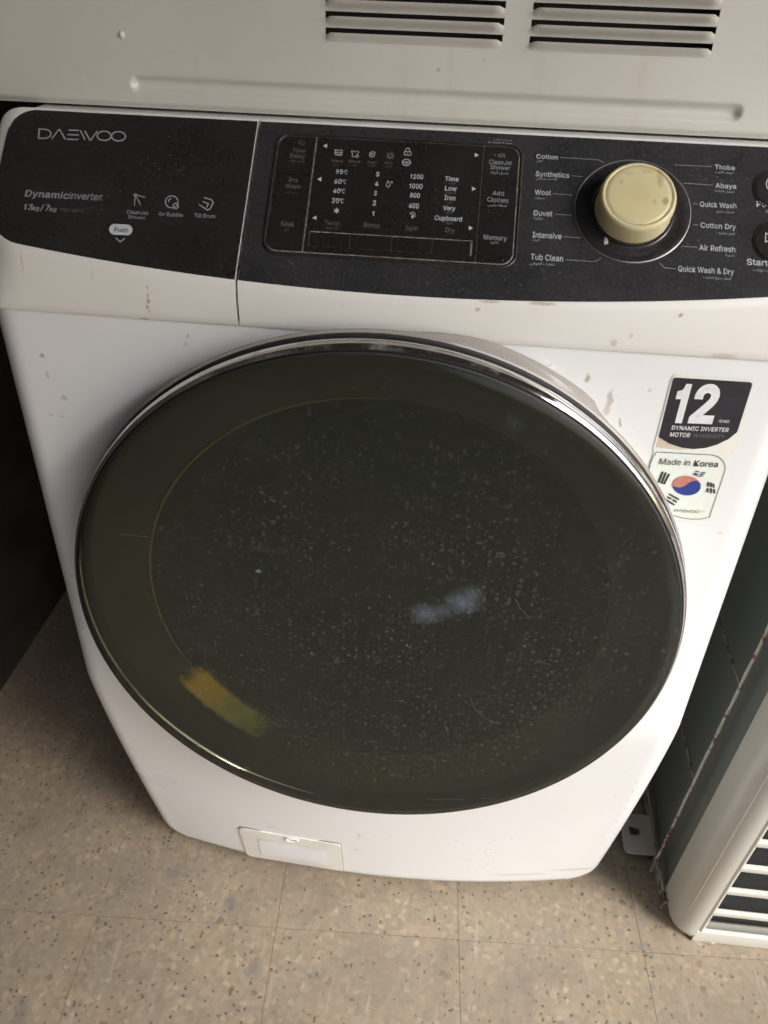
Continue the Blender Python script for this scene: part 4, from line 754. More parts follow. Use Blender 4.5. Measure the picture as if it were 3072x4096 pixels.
# keys left and right of the display, and the display itself
for s, xl, xr, yt, yb, m, b in (('CleanJet', 1430, 1573, 231, 259, 'p_mid', .0), ('Shower', 1437, 1562, 265, 291, 'p_mid', .0), ('Add', 1452, 1523, 428, 455, 'p_mid', 0), ('Clothes', 1418, 1551, 467, 496, 'p_mid', 0), ('Memory', 1396, 1541, 703, 734, 'p_mid', 0),
        ('Time', 192, 272, 159, 185, 'p_lo', .005), ('Delay', 176, 271, 192, 219, 'p_lo', .005), ('Pre', 170, 226, 346, 373, 'p_lo', .005), ('Wash', 145, 241, 383, 409, 'p_lo', .005), ('Soak', 116, 204, 618, 649, 'p_lo', .005),
        ('5', 718, 738, 309, 336, 'p_hi', .02), ('4', 711, 733, 369, 396, 'p_hi', .02), ('3', 703, 723, 429, 456, 'p_hi', .02), ('2', 697, 717, 489, 518, 'p_hi', .02), ('1', 693, 705, 556, 585, 'p_hi', .02),
        ('1200', 934, 1015, 323, 350, 'p_hi', .02), ('1000', 928, 1010, 382, 411, 'p_hi', .02), ('800', 932, 993, 440, 469, 'p_hi', .02), ('400', 924, 987, 505, 536, 'p_hi', .02),
        ('Time', 1152, 1238, 337, 364, 'p_hi', .02), ('Low', 1152, 1226, 397, 425, 'p_hi', .02), ('Iron', 1149, 1217, 456, 485, 'p_hi', .02), ('Very', 1140, 1217, 521, 549, 'p_hi', .02), ('Cupboard', 1087, 1260, 583, 611, 'p_hi', .02),
        ('Temp.', 393, 495, 614, 642, 'p_warm', 0), ('Rinse', 640, 740, 627, 656, 'p_warm', 0), ('Spin', 904, 983, 645, 675, 'p_warm', 0), ('Dry', 1154, 1213, 659, 689, 'p_warm', 0),
        ('Wash', 435, 510, 228, 246, 'p_warm', 0), ('Rinse', 545, 620, 231, 249, 'p_warm', 0), ('Spin', 663, 722, 237, 254, 'p_warm', 0), ('Dry', 775, 822, 243, 259, 'p_warm', 0)):
    txt(SL, C2, s, xl, xr, yt, yb, m, b)
for s, xl, yt, yb in (('95', 465, 293, 320), ('60', 456, 353, 381), ('40', 448, 413, 441), ('20', 440, 473, 503)):
    txt(SL, C2, s, xl, xl+44, yt, yb, 'p_hi', .02); txt(SL, C2, '°C', xl+47, xl+72, yt+3, yb+2, 'p_hi', .0)
for s, xl, xr, yt, yb, m in (('غسيل الرذاذ', 1437, 1553, 302, 323, 'p_mid'), ('اضافة ملابس', 1422, 1540, 508, 527, 'p_mid'), ('ذاكرة', 1440, 1490, 744, 763, 'p_mid'), ('غسيل مؤقت', 170, 268, 230, 245, 'p_lo'), ('غسيل أولي', 140, 232, 428, 444, 'p_lo'), ('نقع', 140, 168, 664, 682, 'p_lo'),
        ('الوقت', 1168, 1216, 371, 388, 'p_lo'), ('منخفض', 1152, 1222, 432, 448, 'p_lo'), ('كوي', 1160, 1200, 495, 512, 'p_lo'), ('اكثر', 1157, 1195, 557, 575, 'p_lo'), ('خزانة', 1150, 1202, 622, 640, 'p_lo'),
        ('غسيل', 443, 492, 256, 268, 'p_warm'), ('شطف', 560, 604, 259, 270, 'p_warm'), ('تجفيف', 668, 718, 262, 275, 'p_warm'), ('تجفيف', 772, 818, 268, 280, 'p_warm'), ('الحرارة', 400, 480, 653, 668, 'p_warm')):
    txt(SL, C2, s, xl, xr, yt, yb, m, .006, True)
WI = .00032
shirt = ['c', (-24, -18), (-14, -20), (-6, -14), (6, -14), (14, -18), (24, -14), (18, 0), (22, 16), (-20, 16), (-16, -2)]
icon(SL, C2, 483, 187, [shirt, [(-28, 2), (-12, -2), (0, 3), (12, -2), (28, 4)], [(-12, 12), (12, 13)]], WI*1.2, 'p_hi', 'wash_symbol')
icon(SL, C2, 585, 194, [[(4, 20), (-18, 18), (-14, 0), (-22, -14), (-12, -20), (-4, -12), (8, -12), (18, -18), (26, -10), (18, 2)], circ(8, 9, 12, cx=15, cy=15), [(15, 4), (15, 8)]], WI*1.2, 'p_hi', 'rinse_symbol')
icon(SL, C2, 695, 201, [[(23*(1-k/30)*cos(-.5-k*.42)+1, 22*(1-k/30)*sin(-.5-k*.42)) for k in range(26)]], WI*1.3, 'p_hi', 'spin_symbol')
icon(SL, C2, 808, 207, [circ(13, 12, 16)]+[[(18*cos(a), 16*sin(a)), (26*cos(a), 23*sin(a))] for a in [2*pi*k/8+.1 for k in range(8)]], WI*1.1, 'p_mid', 'dry_symbol')
icon(SL, C2, 918, 186, [['c', (-21, -6), (21, -3), (20, 18), (-22, 15)], [(-12, -6), (-11, -20), (-3, -27), (7, -26), (13, -18), (13, -4)], [(0, 0), (0, 8)]], WI*1.3, 'p_hi', 'lock_symbol')
icon(SL, C2, 910, 249, [circ(26, 20, 20), [(-19, 0), (-8, -3), (0, 1), (9, -3), (18, 1)], [(-8, 8), (0, 12), (8, 9)]], WI*1.6, 'p_hi', 'child_lock_symbol')
icon(SL, C2, 470, 553, [circ(10, 10, 6, .5, .5+2*pi)]+[[(0, 0), (19*cos(a), 19*sin(a))] for a in [pi/6+pi/3*k for k in range(6)]], WI*1.3, 'p_hi', 'snowflake_symbol')
drop = lambda s: ['c', (0, -20*s), (9*s, -4*s), (13*s, 6*s), (9*s, 15*s), (0, 19*s), (-9*s, 15*s), (-13*s, 6*s), (-9*s, -4*s)]
icon(SL, C2, 795, 385, [drop(1), [(15, -12), (31, -11)], [(23, -20), (23, -3)]], WI*1.2, 'p_hi', 'drop_symbol')
icon(SL, C2, 948, 578, [circ(17, 15, 12, -2.9, .2), [(-14, -10), (20, 14)]], WI*1.3, 'p_hi', 'no_spin_symbol', fills=[[(0, 6), (7, 17), (3, 26), (-5, 25), (-7, 16)]])
for cx, cy, s in ((398, 147, -1), (362, 357, -1), (331, 600, -1), (1353, 206, 1), (1336, 418, 1), (1316, 665, 1)):
    icon(SL, C2, cx, cy, [], WI, 'p_hi', 'arrow_mark', fills=[[(-13*s, -13), (13*s, 1), (-13*s, 14)]])
icon(SL, C2, 251, 127, [circ(19, 14, 16), [(-14, 4), (0, -2), (14, 4)]], WI, 'p_lo', 'time_delay_symbol'); icon(SL, C2, 207, 124, [[(-3, 0), (4, 0)]], .0005, 'p_lo', 'star_mark')
icon(SL, C2, 1510, 205, [['c', (-18, -7), (-8, -7), (-1, -13), (-1, 13), (-8, 7), (-18, 7)], [(6, -9), (10, 0), (6, 9)], [(14, -13), (19, 0), (14, 13)]], WI, 'p_mid', 'sound_symbol'); icon(SL, C2, 1467, 202, [[(-4, 0), (4, 0)]], .0006, 'p_mid', 'star_mark')

# drawer front
txt(SD, C1, 'Dynamic', 160, 436, 652, 693, 'p_mid', .02); txt(SD, C1, 'inverter', 438, 645, 664, 708, 'p_mid', -.006)
txt(SD, C1, '13', 150, 208, 740, 776, 'p_mid', .02); txt(SD, C1, 'kg', 209, 248, 754, 779, 'p_mid', .02); txt(SD, C1, '/', 258, 276, 744, 780, 'p_mid', .01); txt(SD, C1, '7', 288, 313, 746, 783, 'p_mid', .02); txt(SD, C1, 'kg', 316, 358, 760, 785, 'p_mid', .02)
txt(SD, C1, 'DWC-AD1213', 382, 532, 766, 786, 'p_lo', 0)
for s, xl, xr, yt, yb in (('CleanJet', 803, 938, 779, 802), ('Shower', 812, 920, 812, 832), ('Air Bubble', 1002, 1158, 790, 814), ('Tilt Drum', 1228, 1362, 799, 824)): txt(SD, C1, s, xl, xr, yt, yb, 'p_mid', 0)
pill = []
for k in range(9): a = pi/2+pi*k/8; pill.append((-40+34*cos(a), 34*sin(a)))
for k in range(9): a = -pi/2+pi*k/8; pill.append((40+34*cos(a), 34*sin(a)+4))
icon(SD, C1, 768, 904, [], .0003, 'p_hi', 'push_badge', fills=[pill]); txt(SD, C1, 'Push', 728, 812, 891, 919, 'p_dk', 0, h=.0019)
icon(SD, C1, 762, 955, [[(-27, 0), (0, 26), (30, 2)]], .0009, 'p_mid', 'chevron_mark')
icon(SD, C1, 858, 718, [[(0, -34), (-6, 36)], [(4, -30), (34, 30)], [(8, -34), (62, -18)], circ(8, 8, 10, cx=0, cy=-34)], .0007, 'p_mid', 'shower_symbol')
icon(SD, C1, 1088, 728, [circ(40, 38, 22), circ(17, 17, 14, cx=25, cy=26), [(-22, 2), (-16, -14), (-2, -22)]], .0008, 'p_mid', 'bubble_symbol')
icon(SD, C1, 1305, 740, [[(-45, 4), (8, 40), (26, 32), (45, -8), (36, -24), (-14, -40)], [(-22, -14), (14, 0), (2, 24)]], .0009, 'p_mid', 'drum_symbol')
# wordmark, drawn letter by letter
def wordmark(sf, cr, a, b, ht, mat, wd, name='wordmark'):
    P0 = Vector(sf.inv(*cr(*a))); P1 = Vector(sf.inv(*cr(*b))); T = Vector(sf.inv(*cr(a[0]+ht[0], a[1]+ht[1])))
    ex = (P1-P0); ey = T-P0; V = []; F = []; k_ = [0]
    def st(pts, closed=False, w_=wd):
        Q = [P0+ex*(x/6.1)+ey*y for x, y in pts]; V2, F2 = ribbon2(Q, w_, closed); n0 = len(V); k_[0] += 1
        for q in V2: V.append(sf.fwd(q.x, q.y, (.0010 if sf in (SC, SD) else .0011)+k_[0]*.00002))
        for f in F2: F.append(tuple(i+n0 for i in f))
    el = lambda cx, rx, n=24: [(cx+rx*cos(2*pi*k/n), .5+.5*sin(2*pi*k/n)) for k in range(n)]
    st([(.05, 0), (.05, 1), (.42, 1), (.68, .93), (.86, .72), (.90, .5), (.84, .24), (.64, .06), (.42, 0)], True)
    st([(.98, 0), (1.42, 1), (1.50, 1), (1.92, 0)])
    st([(2.12, 1), (2.85, 1)]); st([(2.06, .5), (2.85, .5)]); st([(2.0, 0), (2.85, 0)])
    st([(2.95, 1), (3.30, 0)]); st([(3.25, 1), (3.62, .02), (3.72, .02), (4.12, 1)])
    st(el(4.62, .48), True); st(el(5.62, .48), True)
    return sub(mk(name, V, F, M[mat]), sf.parent)
wordmark(SD, C1, (243, 326), (795, 346), (4, -58), 'p_mid', .0011)

# ------------------------------------------------------------------ warranty sticker
SK = Surf(b_px, lambda x, z, h=.0009: Vector((x, yF(x, z)-h, z)), None)
back = [(470, 150), (1450, 205), (1490, 235), (1460, 330), (1290, 900), (1225, 1120), (1190, 1165), (1135, 1180), (1140, 1300), (1120, 1400), (955, 1985), (700, 2010), (450, 1985), (330, 1800), (120, 1420), (150, 1300), (205, 1115), (195, 1075), (240, 930), (430, 200)]
bo = [b_px(*C5(*p)) for p in back]
stick = body_patch(bo, .0006, M['holo'], 'warranty_sticker'); SK.parent = stick
def spoly(pts, mat, name, h): 
    n = len(pts); P = [b_px(*C5(*p)) for p in pts]; put(name, P, [tuple(range(n))], SK, mat, h)
spoly([(265, 945), (420, 1035), (560, 1075), (640, 1090), (560, 1100), (400, 1085), (235, 1062)], 'beige', 'beige_wedge', .0008)
spoly([(475, 184), (1425, 243), (1448, 262), (1440, 300), (1258, 872), (1150, 960), (1000, 1032), (860, 1073), (700, 1088), (560, 1070), (400, 1018), (265, 937), (440, 240), (450, 200)], 'stk', 'black_shield', .0009)
txt(SK, C5, '1', 408, 563, 288, 722, 'p_wh', .060, h=.0011); txt(SK, C5, '2', 636, 945, 290, 728, 'p_wh', .060, h=.0011)
txt(SK, C5, 'YEARS', 1010, 1150, 714, 748, 'p_wh', 0, h=.0011)
txt(SK, C5, 'DYNAMIC INVERTER', 425, 1140, 788, 838, 'p_wh', .022, h=.0011); txt(SK, C5, 'MOTOR', 402, 655, 873, 925, 'p_wh', .022, h=.0011)
txt(SK, C5, 'WARRANTY', 693, 1085, 888, 936, 'p_gr', -.01, h=.0011)
line(SK, C5, [(143, 1360), (160, 1280), (190, 1200), (240, 1122), (600, 1142), (940, 1160), (1020, 1182), (1080, 1235), (1107, 1300), (1100, 1370), (1000, 1670), (905, 1950), (800, 1970), (680, 1972), (560, 1955), (455, 1925)], .0005, 'p_dk', 'sticker_outline', h=.0011)
txt(SK, C5, 'Made in', 268, 655, 1203, 1278, 'p_dk', -.012, h=.0011); txt(SK, C5, 'Korea', 705, 1005, 1228, 1302, 'p_dk', .012, h=.0011)
ec, er = (618, 1548), (180, 124)
def epx(t, s=1): a = t; x, y = er[0]*s*cos(a), er[1]*s*sin(a); return (ec[0]+x*cos(.09)-y*sin(.09), ec[1]+x*sin(.09)+y*cos(.09))
mid = [(440, 1545), (470, 1562), (530, 1570), (590, 1552), (640, 1515), (690, 1488), (750, 1483), (797, 1520)]
spoly([epx(a) for a in [pi-.02+k*(pi)/16 for k in range(1, 16)]] + mid[::-1], 'red', 'emblem_red', .0012)
spoly([epx(a) for a in [-.02+k*pi/16 for k in range(1, 16)]] + mid, 'blue', 'emblem_blue', .0010)
def bars(lst, wd, name='trigram'):
    V = []; F = []
    for k, (p, q) in enumerate(lst):
        A, Bq = b_px(*C5(*p)), b_px(*C5(*q)); V2, F2 = ribbon2([A, Bq], wd); n0 = len(V)
        V += [SK.fwd(x, y, .0011+k*.00002) for x, y in V2]; F += [tuple(i+n0 for i in f) for f in F2]
    sub(mk(name, V, F, M['p_dk']), stick)
bars([((318, 1372), (262, 1510)), ((357, 1382), (298, 1522)), ((399, 1400), (330, 1532))], .0016)
bars([((735, 1360), (778, 1378)), ((796, 1388), (856, 1380)), ((716, 1385), (765, 1408)), ((782, 1412), (850, 1400)), ((704, 1398), (752, 1424)), ((768, 1432), (830, 1425))], .0009)
bars([((893, 1503), (888, 1560)), ((885, 1580), (880, 1632)), ((922, 1510), (926, 1565)), ((924, 1580), (926, 1642)), ((950, 1518), (964, 1572)), ((962, 1590), (972, 1645))], .0014)
bars([((395, 1652), (522, 1725)), ((374, 1690), (426, 1716)), ((440, 1724), (494, 1757)), ((352, 1722), (466, 1792))], .0014)
wordmark(SK, C5, (458, 1874), (765, 1892), (8, -28), 'p_gr', .00045)
icon(SK, C5, 826, 1876, [circ(18, 15, 12, -1.6, 1.6, cx=-22), [(-38, -14), (-38, 14)], circ(18, 15, 12, 1.8, 4.4, cx=22), [(8, 0), (34, 2)]], .0003, 'beige', 'emblem_mark', h=.0011)

# ------------------------------------------------------------------ door
def dlathe(prof, mat, name, n=160, parent=None, auto=40, bulge=None):
    def pl(a, b, h):
        if bulge:
            r = hypot(a, b); t = atan2(b, a); k = bulge(t, r, h); a, b, h = a*k[0], b*k[0], h+k[1]
        return (a, h, DZ+b)
    V, F = lathe(prof, n, pl); o = mk(name, V, F, mat, smooth=True, auto=auto)
    return wm(o) if parent is None else sub(o, parent)
door = wm(empty('door')); door.matrix_parent_inverse = WMI
door.location = (0, 0, 0)
def dpart(*a, **k): k['parent'] = door; return dlathe(*a, **k)
def grip(t, r, h):                     # the ledge at the upper right that serves as a handle
    if h < -.046 or h > 0: return (1, 0)
    d = smoothstep(.84, .97, t)*(1-smoothstep(1.25, 1.62, t)); return (1+.036*d*(1 if h > -.042 else .35), 0)
dpart([(.238, .03), (.2420, -.002), (.2475, -.014), (.2530, -.026), (.2590, -.038), (.2638, -.0455), (.2652, -.0485), (.2646, -.0508), (.2632, -.0515)], M['dchrome'], 'door_rim', bulge=grip)
dpart([(.2634, -.0508), (.2612, -.0520), (.2602, -.0560), (.2602, -.0580)], M['seal'], 'rim_groove')
dpart([(.2600, -.0572), (.2616, -.0580), (.2626, -.0600), (.2628, -.0630), (.2620, -.0665), (.2603, -.0696), (.2590, -.0706)], M['chrome'], 'chrome_ring')
dpart([(.2592, -.0700), (.2583, -.0712), (.2575, -.0700)], M['seal'], 'glass_seal')
# glass: shallow dome
G = [(.2568, -.0718), (.2560, -.0733)] + [(.2560*(1-k/26)+.0001, -.0734-.0035*(1-(1-k/26)**2)) for k in range(1, 27)]
glass = dpart(G, M['glass'], 'door_glass', auto=None)
glass['label'] = 'dark tinted door glass speckled with dried drops'
line_s = Surf(g_px, lambda x, z, h=0: Vector((x, -.0734-.0035*(1-(hypot(x, z-DZ)/.256)**2)-.0002-h, z)), door)
M['scr'] = mat_simple('scratch', (.11, .11, .10), .6)
idc = lambda x, y: (x, y)
for P, wd in (([(1880, 2765), (1895, 2815), (1930, 2855), (1975, 2880), (2005, 2883)], .0004), ([(2135, 2640), (2160, 2635), (2190, 2645)], .0004), ([(1710, 3190), (1760, 3190), (1860, 3190)], .0005), ([(1930, 3188), (1990, 3190)], .0005),
        ([(480, 2130), (600, 2140)], .0004), ([(925, 3060), (950, 3062)], .0007), ([(980, 3064), (1005, 3066)], .0007), ([(2060, 2380), (2080, 2420), (2110, 2450)], .0004)):
    line(line_s, idc, P, wd, 'scr', 'scratch')
dpart([(.2576, -.0700), (.25755, -.0723), (.2562, -.0733)], M['seal'], 'glass_edge')
dpart([(.2572, -.0716), (.2556, -.0722), (.2552, -.0722)], M['seal'], 'glass_border')
# inside: flat inner frame, lip, glass bowl tunnel and drum
dpart([(.2572, -.0600), (.2562, -.0520), (.2550, -.0480)], M['seal'], 'frame_flange')
dpart([(.2550, -.0481), (.2380, -.0440), (.2060, -.0380)], M['bowl'], 'inner_frame')
LA = [radians(88+132*k/60) for k in range(61)]
V, F = tube([(.2056*cos(a), -.0388, DZ+.2056*sin(a)) for a in LA], [.0002+.0011*sin(pi*k/60)**.8 for k in range(61)], 6); sub(mk('inner_lip', V, F, M['lip'], smooth=True), door)
dpart([(.2048, -.0370), (.1900, .0050), (.178, .05), (.172, .09)], mat_simple('bowl_grey', (.018, .018, .015), .6), 'door_bowl')
V, F = lathe([(.172, .088), (.235, .10), (.235, .42), (.0001, .43)], 64, lambda a, b, h: (a, h, DZ+b)); wm(mk('drum', V, F, M['seal'], smooth=True, auto=40))
# amber sheet painting in light caught at the inner frame's lower left, fading rightwards
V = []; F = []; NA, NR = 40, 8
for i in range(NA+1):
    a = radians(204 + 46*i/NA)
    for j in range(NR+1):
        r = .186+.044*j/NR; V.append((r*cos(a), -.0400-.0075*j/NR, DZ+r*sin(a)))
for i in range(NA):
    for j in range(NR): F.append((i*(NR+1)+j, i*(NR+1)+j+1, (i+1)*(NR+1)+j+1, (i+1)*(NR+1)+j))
def mat_lit_patch():
    m = NT('amber_lit_paint', (.5, .3, .08), .6)
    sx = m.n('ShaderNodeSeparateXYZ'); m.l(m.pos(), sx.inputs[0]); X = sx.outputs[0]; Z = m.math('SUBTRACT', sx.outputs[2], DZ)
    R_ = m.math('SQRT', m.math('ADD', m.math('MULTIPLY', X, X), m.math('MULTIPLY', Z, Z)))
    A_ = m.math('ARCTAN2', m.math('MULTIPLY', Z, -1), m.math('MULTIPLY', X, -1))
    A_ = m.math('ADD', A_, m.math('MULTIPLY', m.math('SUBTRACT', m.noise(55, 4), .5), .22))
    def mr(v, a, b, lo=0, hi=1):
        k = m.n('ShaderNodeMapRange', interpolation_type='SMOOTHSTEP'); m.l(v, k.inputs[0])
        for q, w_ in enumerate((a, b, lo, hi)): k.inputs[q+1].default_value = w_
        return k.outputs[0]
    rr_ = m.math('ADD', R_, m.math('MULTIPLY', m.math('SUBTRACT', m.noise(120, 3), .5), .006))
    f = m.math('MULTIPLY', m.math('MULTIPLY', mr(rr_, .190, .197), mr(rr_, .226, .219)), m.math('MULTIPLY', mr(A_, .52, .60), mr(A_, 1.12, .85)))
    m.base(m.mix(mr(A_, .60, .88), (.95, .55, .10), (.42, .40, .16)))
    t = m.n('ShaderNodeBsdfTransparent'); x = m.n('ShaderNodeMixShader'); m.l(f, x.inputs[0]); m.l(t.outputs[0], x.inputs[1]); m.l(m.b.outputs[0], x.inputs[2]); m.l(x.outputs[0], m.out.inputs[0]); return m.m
sub(mk('lit_patch_film', V, F, mat_lit_patch(), smooth=True, label='amber patch painted in for reflected light at the lower left inside the door'), door)

# ------------------------------------------------------------------ metal casing standing on the washer
CY = .12; CZ0 = .9955
CAB = props(empty('metal_casing', (0, CY, CZ0)), 'beige grey sheet metal appliance casing with louvres standing on top of the washing machine', 'appliance casing')
CI = Matrix.Translation((0, -CY, -CZ0))
def cb(o): o.parent = CAB; o.matrix_parent_inverse = CI; return o
def c_px(px, py): P = hit(px, py, (0, 1, 0), CY); return P.x, P.z
dx_, dz_ = c_px(485, 139)
V, F = lathe([(.0001, -.0016), (.0010, -.0014), (.0020, -.0006), (.0030, .0003)], 16, lambda a, b, h: (dx_+a, CY+h, dz_+b)); cb(mk('dent', V, F, M['cab'], smooth=True))
groups = [(-.0655, .0685), (.0885, .2225)]
ZR = [1.0535+.0107*k for k in range(8)]; SH = .0056
XA, XB, ZT = -.66, .40, 1.40
# sheet with pressed ridge, as a height field, leaving the slots open
RX0, RX1, RZ, RH = -.2225, .2535, 1.0130, .0072
def relief(x, z):
    dx = max(0, RX0+.004-x, x-RX1+.004); d = hypot(dx, z-RZ)
    y = .0044*(1-smoothstep(.0012, RH, d))
    if z < 1.0005: y += .003*(1-smoothstep(CZ0, 1.0005, z))
    y += .0009*sin(x*9+1)*sin(z*23) + .0006*sin(x*31)*smoothstep(1.0, 1.05, z)
    return y
xs = sorted(set([XA+k*.008 for k in range(133)] + [a for g in groups for a in g] + [RX0+.0012*k for k in range(-5, 8)] + [RX1+.0012*k for k in range(-7, 6)]))
xs = [x for x in xs if not any(0 < abs(x-a) < .0006 for g in groups for a in g)]
zz = sorted(set([CZ0+.0012*k for k in range(5)] + [1.002+.0011*k for k in range(21)] + [1.0275+.004*k for k in range(6)] + [1.054+.001*k for k in range(8)] + [z for q in ZR for z in (q, q+SH)] + [1.14+.02*k for k in range(14)]))
zz2 = [zz[0]]
keep = [z for q in ZR for z in (q, q+SH)]
for z in zz[1:]:
    if z in keep or (z-zz2[-1] > .0005 and not any(0 < abs(z-k) < .0005 for k in keep)): zz2.append(z)
zz = zz2
V = [(x, CY+relief(x, z), z) for z in zz for x in xs]; n = len(xs); F = []
for i in range(len(zz)-1):
    zc = (zz[i]+zz[i+1])/2
    for k in range(n-1):
        xc = (xs[k]+xs[k+1])/2
        if any(g[0] < xc < g[1] for g in groups) and any(q < zc < q+SH for q in ZR): continue
        F.append((i*n+k, i*n+k+1, (i+1)*n+k+1, (i+1)*n+k))
cb(mk('front_sheet', V, F, M['cab'], smooth=True))
cb(mk('side_sheet', *join(box(XA, XA+.002, CY+.001, .60, CZ0, ZT), box(XB-.002, XB, CY+.001, .60, CZ0, ZT), box(XA+.002, XB-.002, .598, .60, CZ0, ZT), box(XA+.002, XB-.002, CY+.004, .598, ZT-.002, ZT), box(XA+.002, XB-.002, CY+.02, .598, CZ0, CZ0+.002)), M['cab']))
cb(mk('inner_shield', *box(XA+.02, XB-.02, CY+.022, CY+.024, CZ0+.01, ZT-.01), M['dark']))
for g in groups:
    for q in ZR:
        # hood: bulged lip rising from below the slot, open on top, with slanting closed ends
        NX, NZ = 30, 9; V = []; F = []
        for j in range(NZ+1):
            t = j/NZ; z = q-.0062+t*.0080; dep = -.0056*smoothstep(0, 1.15, t)/smoothstep(0, 1.15, 1)
            for i in range(NX+1):
                s = i/NX; e = min(s, 1-s)*(g[1]-g[0]); k = smoothstep(0, .0045, e)
                x = g[0]+(g[1]-g[0])*s; V.append((x, CY+relief(x, z)+.0003+dep*k, z-(1-k)*.0022*t))
        for j in range(NZ):
            for i in range(NX): F.append((j*(NX+1)+i, j*(NX+1)+i+1, (j+1)*(NX+1)+i+1, (j+1)*(NX+1)+i))
        o = cb(mk('louvre', V, F, M['cab'], smooth=True))

# ------------------------------------------------------------------ outdoor unit of an air conditioner, leaning a little forward
LEAN = radians(5.5); AO = Vector((0, .036, .004))
AC = props(empty('air_conditioner_unit', AO, (LEAN, 0, 0)), 'ivory outdoor air conditioner unit with slotted grille, standing right of the washing machine', 'air conditioner')
def ac(o): o.parent = AC; return o
XSD, XR, HH, DD = .4135, 1.22, .86, .33
# front casing: side strip, rounded corner, face with slots
cor = .030
def plan(n=10):
    P = [(XSD, .0615), (XSD, .040)]
    for k in range(n+1):
        a = pi/2*k/n; P.append((XSD+cor-cor*cos(a), cor-cor*sin(a)+.0))
    return P
PL = plan(); zl = [-.008, .0, .010, .016, .022, .30, .6, HH]
V = []; F = []
for c in zl:
    for x, b in PL:
        k = 0
        if c < .012: k = (.012-c)*.7
        V.append((x+k*.9*(1 if b > .001 else .2), b+(k*.5 if b < .05 else 0), c))
m_ = len(PL)
for i in range(len(zl)-1):
    for k in range(m_-1): F.append((i*m_+k, i*m_+k+1, (i+1)*m_+k+1, (i+1)*m_+k))
ac(mk('corner_casing', V, F, M['acp'], smooth=True, auto=50))
# pressed bead on the rounded corner
V, F = tube([(XSD+.0105, .0095, c) for c in [.060+.01*k for k in range(76)]], [.0006+.0016*smoothstep(0, .02, .01*k) for k in range(76)], 8); ac(mk('pressed_bead', V, F, M['acp'], smooth=True))
SX0 = .4525; SX1 = 1.14; rows = [(.0275+.0600*k, .0745+.0600*k) for k in range(13)]
def face_strip(x0, x1, c0, c1, r=.0035):
    """one bar of the grille with a rolled edge towards each slot"""
    V = []; N = 5; prof = [(c0, .005)] + [(c0+r*(1-cos(pi/2*k/N))*.9, .005-.005*sin(pi/2*k/N)) for k in range(1, N+1)] + [(c1-r*(1-cos(pi/2*(N-k)/N))*.9, .005-.005*sin(pi/2*(N-k)/N)) for k in range(0, N)] + [(c1, .005)]
    for x in (x0, x1):
        for c, b in prof: V.append((x, b, c))
    m = len(prof); return V, [(k, k+1, m+k+1, m+k) for k in range(m-1)]
XF0 = XSD+cor
V, F = face_strip(SX0-.010, XR, -.004, rows[0][0]); ac(mk('bottom_rail', V, F, M['acp'], smooth=True, auto=50))
ac(mk('bottom_lip', *box(XF0-.002, XR, .0035, .03, -.0125, -.0042), M['acp'], bevel=.001))
for k in range(len(rows)-1):
    V, F = face_strip(SX0-.004, SX1, rows[k][1], rows[k+1][0]); ac(mk('grille_bar', V, F, M['acp'], smooth=True, auto=50))
V, F = face_strip(SX0-.010, XR, rows[-1][1], HH); ac(mk('top_rail', V, F, M['acp'], smooth=True, auto=50))
# stile between corner and slots with a recessed groove
xsb = [(XF0-.0002, 0), (XF0+.0005, 0), (XF0+.0015, .0018), (XF0+.0028, .0022), (XF0+.0040, .0004), (SX0-.0030, 0), (SX0-.0012, .0012), (SX0-.0002, .0045), (SX0, .009)]
V = [(x, b, c) for c in (-.004, .015, .3, HH) for x, b in xsb]; m_ = len(xsb); F = [(i*m_+k, i*m_+k+1, (i+1)*m_+k+1, (i+1)*m_+k) for i in range(3) for k in range(m_-1)]
ac(mk('grille_stile', V, F, M['acp'], smooth=True, auto=60))
ac(mk('end_panel', *box(SX1, XR, 0.0008, .012, rows[0][0], rows[-1][1]), M['acp']))
ac(mk('shroud', *box(SX0-.004, SX1+.02, .030, .033, -.002, HH-.02), mat_simple('shroud_black', (.008, .010, .010), .7)))
V, F = join(*[box(SX0-.002, SX1, .022, .0226, .024+.0042*k, .0252+.0042*k) for k in range(185)])
o = ac(mk('fine_louvre_mesh', V, F, mat_simple('mesh_grey', (.035, .040, .040), .6))); o['kind'] = 'stuff'
# coil
def mat_coil():
    m = NT('coil_fins', (.06, .07, .065), .6, .3)
    wv = m.n('ShaderNodeTexWave', wave_type='BANDS', bands_direction='Y'); m.l(m.pos(), wv.inputs['Vector']); wv.inputs['Scale'].default_value = 110; wv.inputs['Distortion'].default_value = .6; wv.inputs['Detail'].default_value = 2
    c = m.mix(m.ramp(wv.outputs[1], [(.3, 0.0), (.7, 1.0)]), (.13, .15, .138), (.20, .225, .205))
    c = m.mix(m.ramp(m.noise(10, 5, .65), [(.42, 0.0), (.72, .6)]), c, (.20, .20, .165)); m.base(c); m.bump(wv.outputs[1], .6, .001); return m.m
ac(mk('coil', *box(XSD+.006, XSD+.030, .058, DD, .012, HH-.02), mat_coil()))
ac(mk('rear_post', *box(XSD+.001, XSD+.02, DD, DD+.02, -.01, HH), M['acp']))
ac(mk('top_cover', *box(XSD-.002, XR+.002, -.004, DD+.022, HH+.0005, HH+.012), M['acp'], bevel=.003))
ac(mk('casing_back', *box(XSD+.05, XR, DD-.004, DD, .0, HH), M['dark'])); ac(mk('right_side', *box(XR-.002, XR-.0002, .007, DD-.005, 0, HH), M['acp']))
